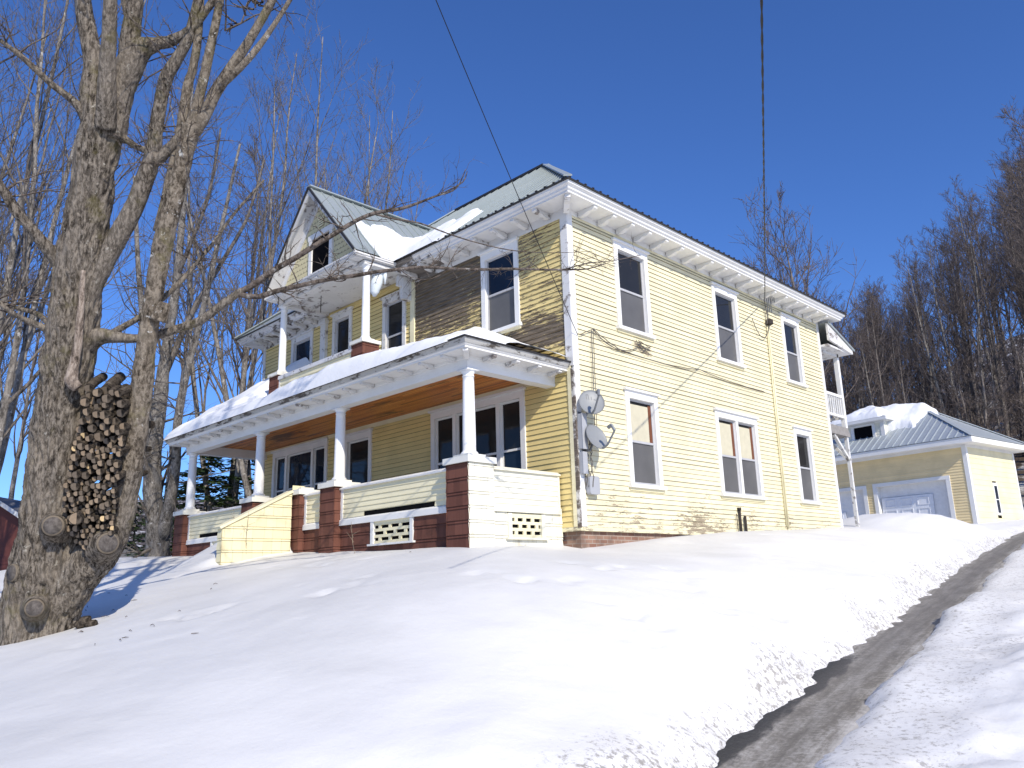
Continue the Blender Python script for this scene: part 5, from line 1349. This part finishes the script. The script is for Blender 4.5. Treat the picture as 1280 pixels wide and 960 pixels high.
for _ in range(14000):
    v = r5.uniform(484, 684); sp = span(v); u = r5.uniform(sp[0] + 2, sp[1] - 2)
    big = (684 - v) / 200; i = r5.choice((2, 3, 3, 4, 4) if big > 0.68 else (1, 2, 2, 3, 1) if big > 0.35 else (0, 0, 1, 1, 2))
    if r5.random() < 0.045 and big < 0.75: i = 5
    rp = protos[i][1] / 10.8 * FOC
    if u - rp < sp[0] - 4 or u + rp > sp[1] + 4: continue
    if all((u - a) ** 2 + (v - b) ** 2 > (0.80 * (rp + c)) ** 2 for a, b, c, _i in cells): cells.append((u, v, rp, i))
first = {}
for u, v, rp, i in cells[:230]:
    po = protos[i][0]
    if i in first: o = po.copy(); COL.objects.link(o)
    else: o = po; first[i] = 1
    D = 10.62 + r5.uniform(-0.09, 0.09)
    o.location = at(u, v, D)
    ax = (at(u - 8 + r5.uniform(-9, 9), v + 4 + r5.uniform(-7, 7), D - 0.30) - at(u, v, D)).normalized()
    o.rotation_mode = 'QUATERNION'; o.rotation_quaternion = ax.to_track_quat('Z', 'Y')
    s = r5.uniform(0.9, 1.12); o.scale = (s, s, 1)
    if i == 5: tag(o, 'freshly cut firewood log with pale yellow end in the tree fork stack', 'log', 'pale ended logs in the tree fork')
    else: tag(o, 'weathered round firewood log with dark bark in the tree fork stack', 'log', 'weathered logs in the tree fork')
o = log_mesh('firewood_log', 0.088, 0.5, M['end_old'], 40); o.location = at(94, 648, 10.42); o.rotation_mode = 'QUATERNION'; o.rotation_quaternion = (at(86, 650, 10.1) - at(94, 648, 10.42)).to_track_quat('Z', 'Y'); tag(o, 'thickest brown log end low in the tree fork stack', 'log')
# dark shelf under the wood
mb = MB(); 
for k, (u, v, r) in enumerate(((104, 776, 0.07), (112, 780, 0.06), (98, 781, 0.055))):
    b = MB(); p = at(u, v, 10.6); b.tube([p + Vector((-0.09, 0, 0)), p, p + Vector((0.08, 0.05, 0.01))], [r * 0.6, r, r * 0.7], 10, 0, True, lambda q, rr: 0.4 * rr * mnoise.noise(q * 14))
    o = b.build('bark_chunk', M['log_bark'], None, True, loc=p); tag(o, ('rounded brown bark chunk fallen at the foot of the maple', 'right-hand bark chunk lying nearest the snow by the maple', 'small bark chunk leaning on the maple foot')[k], 'wood chunk', 'wood chunks at the maple foot')

# ------------------------------------------------------------------ bare trees
def bare_tree(seed, H, r0, stems=1, spread=0.25, n1=20, first=0.35, ang=(0.5, 0.95), l1=0.33, lev=3, twigr=0.007, n2=6, n3=5, trop=0.10):
    R = random.Random(seed); T = MB(); K = MB()
    def rv(): return Vector((R.uniform(-1, 1), R.uniform(-1, 1), R.uniform(-1, 1)))
    def dev(d, a):
        o = d.cross(rv())
        if o.length < 1e-4: o = d.orthogonal()
        o.normalize(); return (d * math.cos(a) + o * math.sin(a)).normalized()
    def br(p, d, L, r, lv):
        n = 6 if lv == 1 else 4 if lv == 2 else 3
        P = [p]; Rr = [r]
        for k in range(n):
            d = (d + rv() * (0.16 if lv < 3 else 0.26) + Vector((0, 0, trop))).normalized(); P.append(P[-1] + d * L / n); Rr.append(max(twigr * 0.6, r * (1 - 0.85 * (k + 1) / n)))
        K.tube(P, Rr, 5 if lv == 1 else 3, 0, False)
        if lv < lev:
            m = n2 if lv == 1 else n3
            for c in range(m):
                f = R.uniform(0.25, 1.0); i = min(n - 1, int(f * n)); q = P[i].lerp(P[i + 1], f * n - i)
                br(q, dev(d, R.uniform(0.4, 0.95)), L * R.uniform(0.32, 0.62) * (1.15 - 0.5 * f), max(twigr, r * 0.5 * (1 - 0.6 * f)), lv + 1)
    for s in range(stems):
        d = Vector((0, 0, 1))
        if stems > 1:
            a = 2 * PI * s / stems + R.uniform(-.4, .4); d = Vector((math.cos(a) * spread, math.sin(a) * spread, 1)).normalized()
        h = H * R.uniform(0.82, 1.0) if s else H
        n = 12; P = [Vector((0, 0, -0.4))]; rr = r0 * (1 if stems == 1 else R.uniform(0.55, 0.8)); Rr = [rr * 1.35]
        for k in range(n):
            d = (d + rv() * 0.055 + Vector((0, 0, 0.05))).normalized(); P.append(P[-1] + d * (h + 0.4) / n); t = (k + 1) / n
            Rr.append(max(0.012, rr * (1 - t) ** 0.85 + 0.008))
        T.tube(P, Rr, 8, 0, True)
        for c in range(n1):
            f = first + (1 - first) * ((c + R.random()) / n1); i = min(n - 1, int(f * n)); q = P[i].lerp(P[i + 1], f * n - i)
            L = h * l1 * R.uniform(0.6, 1.15) * (1.15 - 0.75 * (f - first) / (1 - first))
            br(q, dev((P[i + 1] - P[i]).normalized(), R.uniform(*ang)), L, max(twigr * 1.6, Rr[i] * R.uniform(0.35, 0.6)), 1)
    return T, K, H
def tree_proto(name, gen, mt, mk):
    T, K, H = gen; root = bpy.data.objects.new(name, None); COL.objects.link(root)
    T.build('trunk', mt, root, True); K.build('crown', mk, root, True)
    return [root, H, False]
def place_tree(pr, u, D, vtop, label, group, rz=None, vbase=None, wide=1.0):
    root, H, used = pr
    o = root if not used else copy_tree(root); pr[2] = True
    p = at(u, vtop, D); zg = gz(p.x, p.y)
    zt = p.z; s = max(0.25, (zt - zg) / H)
    o.location = (p.x, p.y, zg - 0.05); o.rotation_euler = (0, 0, rng.uniform(0, 6.28) if rz is None else rz); o.scale = (s * wide, s * wide, s)
    tag(o, label, 'tree', group); return o
pole = [tree_proto('bare_tree', bare_tree(100 + i, 18, 0.15, 1, n1=22 + i, first=0.38 + 0.04 * (i % 3), ang=(0.45, 0.9), l1=0.22, lev=3, twigr=0.011, n2=7, n3=5), M['far_bark'] if i % 3 else M['pale_bark'], M['far_twig']) for i in range(5)]
sap = [tree_proto('sapling', bare_tree(150 + i, 8, 0.05, 1, n1=16, first=0.2, ang=(0.35, 0.8), l1=0.28, lev=3, twigr=0.009, n2=5, n3=4), M['far_bark'], M['far_twig']) for i in range(3)]
fan = [tree_proto('bare_tree', bare_tree(200 + i, 15, 0.125, 3 + i % 2, 0.22, n1=13, first=0.16, ang=(0.3, 0.75), l1=0.34, lev=3, twigr=0.006, n2=7, n3=4, trop=0.15), M['pale_bark'], M['pale_twig']) for i in range(3)]
r6 = random.Random(77)
FL = 'tall bare hardwood among the woods on the hill behind the garage'; FG_ = 'bare trees of the hillside woods'
def skyline(u):
    t = [(1000, 430), (1045, 398), (1080, 366), (1110, 350), (1140, 325), (1170, 285), (1200, 245), (1230, 232), (1250, 210), (1270, 185), (1300, 160), (1400, 140)]
    for (a, b), (c, d) in zip(t[:-1], t[1:]):
        if a <= u <= c: return b + (d - b) * (u - a) / (c - a)
    return 400
for k in range(115):
    u = r6.uniform(1010, 1340) if k < 90 else r6.uniform(1015, 1150); D = r6.choice((r6.uniform(43, 58), r6.uniform(52, 80), r6.uniform(60, 100)))
    v = skyline(u) + abs(r6.gauss(0, 40)) - 2
    place_tree(r6.choice(pole), u, D, v, FL, FG_)
for k in range(90):
    u = r6.uniform(1035, 1380); D = r6.uniform(42, 75)
    v = max(skyline(u) + 60, r6.uniform(390, 500))
    place_tree(r6.choice(sap), u, D, v, 'slender bare sapling in the hillside woods behind the garage', 'saplings of the hillside woods', wide=1.6)
place_tree(pole[1], 1262, 44, 130, 'tallest dark forest tree at the right edge above the garage roof end', FG_); place_tree(pole[3], 1296, 40, 78, 'leaning bare tree beyond the garage wall at the frame edge', FG_)
rnd = tree_proto('bare_tree', bare_tree(411, 12, 0.15, 1, n1=20, first=0.25, ang=(0.35, 0.75), l1=0.42, lev=3, twigr=0.011, n2=8, n3=5), M['far_bark'], M['far_twig'])
for u, D, v in ((985, 44, 285), (955, 52, 345), (1012, 58, 380), (1040, 60, 395)):
    place_tree(rnd, u, D, v, {285: 'round-topped bare tree rising alone behind the house roof', 345: 'small bare tree just left of the round-topped one behind the roof', 380: 'bare tree behind the far eave where the woods begin', 395: 'bare tree over the back porch roof at the woods edge'}[v], 'bare trees behind the house roof', wide=1.0)
# trees beyond the lawn, left of the house
for i, (u, D, v, k) in enumerate(((30, 26, -120, 0), (70, 24, -160, 1), (5, 32, 60, 2), (318, 38, 30, 0), (362, 36, 70, 1), (440, 46, 185, 0), (425, 40, 130, 2), (-40, 30, -40, 1), (475, 52, 215, 1)  )):
    place_tree(fan[k], u, D, v, 'many-stemmed bare tree with fine upswept twigs beyond the lawn', 'bare trees left of the house', wide=0.95)
for i, (u, D, v) in enumerate(((50, 45, 330), (20, 48, 300), (235, 48, 250), (340, 50, 180), (-10, 45, 250))):
    place_tree(pole[i % 5], u, D, v, 'slim single-stemmed bare tree standing far behind the lawn', 'slim bare trees far left', wide=1.1)
# near clump by the porch end
def px_tree(name, base_uvD, limbs, label, group):
    u, v, D = base_uvD; p = at(u, v, D); root = thing(name, label, 'tree', tuple(p), 0, group)
    T = MB(); K = MB(); global cr
    keep = cr; cr = K
    for i, L in enumerate(limbs):
        limb(T if i < 3 else K, L, 10 if i < 3 else 7, 0.08)
        spray(L, 20, 2.2, 0.9, 3)
    cr = keep
    T.build('trunk', M['pale_bark'], root, True); K.build('crown', M['pale_twig'], root, True)
px_tree('bare_tree', (198, 700, 22), [[(198, 715, 22, 18), (197, 690, 22, 15), (194, 650, 22, 12), (190, 600, 22, 11), (193, 550, 22, 10), (200, 500, 22, 9), (206, 450, 22, 7), (214, 400, 22, 6), (222, 340, 22, 5), (228, 270, 22, 4), (236, 180, 22, 3), (240, 100, 22, 2)],
    [(202, 670, 22, 10), (212, 630, 21.8, 7), (220, 580, 21.7, 6), (222, 530, 21.6, 5.5), (232, 470, 21.5, 5), (248, 410, 21.5, 4), (262, 350, 21.4, 3.5), (280, 270, 21.4, 2.5), (300, 180, 21.3, 1.5)],
    [(192, 560, 22, 8), (180, 520, 22.2, 6), (176, 460, 22.3, 5), (178, 400, 22.4, 4), (172, 320, 22.5, 3), (168, 220, 22.6, 2)],
    [(205, 470, 22, 5), (222, 430, 22.2, 4), (246, 380, 22.4, 3.5), (282, 320, 22.6, 2.5), (310, 270, 22.8, 2), (330, 200, 23, 1.2)], [(222, 345, 22, 3), (240, 300, 21.7, 2.5), (262, 240, 21.5, 2), (276, 160, 21.3, 1.2)],
    [(190, 610, 22, 4), (182, 580, 21.6, 3), (178, 560, 21.5, 2.5), (170, 500, 21, 2)]], 'stout twin-trunk bare tree close to the porch corner pier', None)
# ------------------------------------------------------------------ evergreens behind the porch
def conifer(seed, H, Rb):
    R = random.Random(seed); T = MB(); K = MB()
    T.tube([(0, 0, -0.4), (0, 0, H * 0.5), (0.05, 0, H)], [0.2, 0.12, 0.01], 8)
    for i in range(int(H * 9)):
        f = R.random() ** 0.8; z = H * (0.06 + 0.92 * f); L = Rb * (1 - f) ** 0.75 * R.uniform(0.65, 1.1) + 0.2; a = R.uniform(0, 6.28)
        d = Vector((math.cos(a), math.sin(a), R.uniform(-0.12, 0.2))); p = Vector((0, 0, z)); tip = p + d * L + Vector((0, 0, -0.10 * L))
        K.tube([p, p.lerp(tip, 0.5) + Vector((0, 0, 0.06 * L)), tip], [0.03, 0.02, 0.006], 3, 1, False)
        for c in range(int(12 + 20 * L)):
            t = R.uniform(0.2, 1.0); q = p.lerp(tip, t) + Vector((R.gauss(0, .12), R.gauss(0, .12), R.gauss(0, .05) + 0.05 * L * (1 - abs(2 * t - 1))))
            w = R.uniform(0.10, 0.22); sd = Vector((-d.y, d.x, 0)) * R.choice((-1, 1)); v1 = (d * 0.5 + sd * R.uniform(0.3, 1) + Vector((0, 0, R.uniform(-.45, .2)))).normalized() * w * 1.9; v2 = v1.cross(Vector((R.uniform(-.6, .6), R.uniform(-.6, .6), 1))).normalized() * w * 0.45
            K.add((q, q + v1 * 0.5 + v2, q + v1, q + v1 * 0.5 - v2), ((0, 1, 2, 3),), 0)
    return T, K, H
con = [[None, 9, False], [None, 9, False]]
for i in range(2):
    T, K, H = conifer(300 + i, 9, 4.6); root = bpy.data.objects.new('hemlock_tree', None); COL.objects.link(root)
    T.build('trunk', M['far_bark'], root, True); K.build('crown', [M['needles'], M['far_bark']], root); con[i] = [root, H, False]
for i, (u, D, v, lab) in enumerate(((262, 33, 562, 'dark green hemlock with drooping boughs behind the porch end column'), (312, 34, 548, 'tallest dark hemlock seen between the two leftmost porch columns'), (352, 38, 575, 'lower hemlock half hidden by the second porch column from the left'), (222, 40, 606, 'small evergreen between the bare trunks and the porch pier'), (172, 42, 622, 'short evergreen peeking past the firewood maple'))):
    o = place_tree(con[i % 2], u, D, v, lab, 'evergreens behind the porch', wide=(1.5, 1.6, 1.4, 1.1, 1.1)[i])

# ------------------------------------------------------------------ neighbours beyond the lawn
def small_house(name, loc, rz, w, d, h, rise, wall, roofm, label, cat, snow=True):
    r = thing(name, label, cat, loc, rz, local=True)
    mb = MB(); siding(mb, lambda u, n, z: (u, -n, z), -w / 2, w / 2, -1, h, expo=0.16, th=0.02); siding(mb, lambda u, n, z: (w / 2 + n, u, z), 0, d, -1, h, expo=0.16, th=0.02)
    mb.poly([(-w / 2, 0, h), (w / 2, 0, h), (0, 0, h + rise)]); mb.quad((-w / 2, 0, -1), (-w / 2, d, -1), (-w / 2, d, h), (-w / 2, 0, h)); mb.poly([(-w / 2, d, -1), (w / 2, d, -1), (w / 2, d, h), (0, d, h + rise), (-w / 2, d, h)])
    mb.build('wall', wall, r)
    mb = MB(); k = rise / (w / 2); e = 0.45
    for s in (1, -1): mb.prism([(0, -e, h + rise + 0.03), (s * (w / 2 + e), -e, h - k * e + 0.03), (s * (w / 2 + e), -e, h - k * e + 0.16), (0, -e, h + rise + 0.17)], (0, d + 2 * e, 0))
    mb.build('roof', roofm, r)
    mb = MB()
    for s in (1, -1): mb.prism([(0, -e - 0.04, h + rise + 0.0), (s * (w / 2 + e), -e - 0.04, h - k * e), (s * (w / 2 + e), -e - 0.04, h - k * e + 0.20), (0, -e - 0.04, h + rise + 0.20)], (0, 0.04, 0))
    mb.build('rake_board', M['white_old'], r)
    return r
p = at(-12, 690, 34); small_house('red_house', (p.x, p.y, gz(p.x, p.y) - 0.4), math.radians(48), 7, 8, 2.3, 2.3, M['barn_red'], M['shed_grey'], 'dark red-brown house with grey gable roof at the left edge behind the maple', 'house')
p = at(150, 690, 36); small_house('grey_shed', (p.x, p.y, gz(p.x, p.y) - 1.1), math.radians(20), 4.5, 4, 1.2, 1.0, M['white'], M['shed_grey'], 'low white shed with grey roof behind the bare trunks', 'shed')

# ------------------------------------------------------------------ dry stems in the snow
def stalk(u, v, D, vt, lean, label):
    p = at(u, v, D); q = at(u + lean, vt, D); mb = MB(); b = p - Vector((0, 0, 0.15))
    mid = (b + q) / 2 + Vector((r4.uniform(-.05, .05), r4.uniform(-.05, .05), 0)); mb.tube([b, mid, q], [0.006, 0.005, 0.003], 5)
    for _ in range(3):
        t = r4.uniform(0.4, 0.9); s = b.lerp(q, t); mb.tube([s, s + Vector((r4.uniform(-.15, .15), r4.uniform(-.15, .15), r4.uniform(.05, .2)))], [0.004, 0.002], 4)
    o = mb.build('dry_stem', M['dry'], None, loc=p); tag(o, label, 'dry plant', 'dry stems in the snow by the porch')
stalk(300, 700, 15.8, 636, -8, 'thin dry stem in front of the yellow stair wall end, leaning left'); stalk(308, 698, 15.8, 640, 3, 'upright dry stem beside the leaning one by the steps'); stalk(446, 694, 14.6, 652, -7, 'single pale stem before the brown porch skirt left of the front vent')

mb = MB(); r8 = random.Random(9)
for _ in range(45):
    a = r8.uniform(0, 6.28); q = 0.7 + abs(r8.gauss(0, 1.6)); x = -3.3 + q * math.cos(a); y = -7.6 + q * math.sin(a); z = gz(x, y) + 0.012
    t = r8.uniform(0, 6.28); L = r8.uniform(0.015, 0.06); dx, dy = math.cos(t) * L, math.sin(t) * L
    mb.tube([(x - dx, y - dy, z), (x, y, z + r8.uniform(0, .015)), (x + dx, y + dy, gz(x + dx, y + dy) + 0.01)], [0.004, 0.005, 0.002], 4)
o = mb.build('twig_litter', M['twig'], None); tag(o, 'fallen twigs and bark bits scattered on snow round the maple', 'litter', kind='stuff')

# ------------------------------------------------------------------ light
sun_to = Vector((2.67, -1.0, 2.0)).normalized()
sl = bpy.data.lights.new('sun', 'SUN'); sl.energy = 4.9; sl.angle = math.radians(0.53); sl.color = (1.0, 0.925, 0.80)
so = bpy.data.objects.new('sun', sl); COL.objects.link(so); so.rotation_euler = (-sun_to).to_track_quat('-Z', 'Y').to_euler(); so.location = (20, -20, 30)
w = bpy.data.worlds.new('World'); S.world = w; w.use_nodes = True
nt = w.node_tree; bg = nt.nodes['Background']; sky = nt.nodes.new('ShaderNodeTexSky'); sky.sky_type = 'NISHITA'; sky.sun_disc = False
sky.sun_elevation = math.asin(sun_to.z); sky.sun_rotation = math.atan2(sun_to.x, sun_to.y)
sky.air_density = 1.0; sky.dust_density = 0.3; sky.ozone_density = 3.0; sky.altitude = 300
hs = nt.nodes.new('ShaderNodeHueSaturation'); hs.inputs['Saturation'].default_value = 1.05; hs.inputs['Value'].default_value = 1.0
tint = nt.nodes.new('ShaderNodeMix'); tint.data_type = 'RGBA'; tint.blend_type = 'MULTIPLY'; tint.inputs[0].default_value = 1.0; tint.inputs[7].default_value = (0.70, 1.0, 1.58, 1)
nt.links.new(sky.outputs[0], hs.inputs['Color']); nt.links.new(hs.outputs[0], tint.inputs[6]); nt.links.new(tint.outputs[2], bg.inputs['Color'])
bg.inputs['Strength'].default_value = 0.110
S.view_settings.view_transform = 'Standard'; S.view_settings.look = 'None'; S.view_settings.exposure = -0.04; S.view_settings.gamma = 1.0; S.view_settings.use_curve_mapping = False
S.cycles.max_bounces = 6; S.cycles.diffuse_bounces = 3; S.cycles.glossy_bounces = 3
S.cycles.use_denoising = True
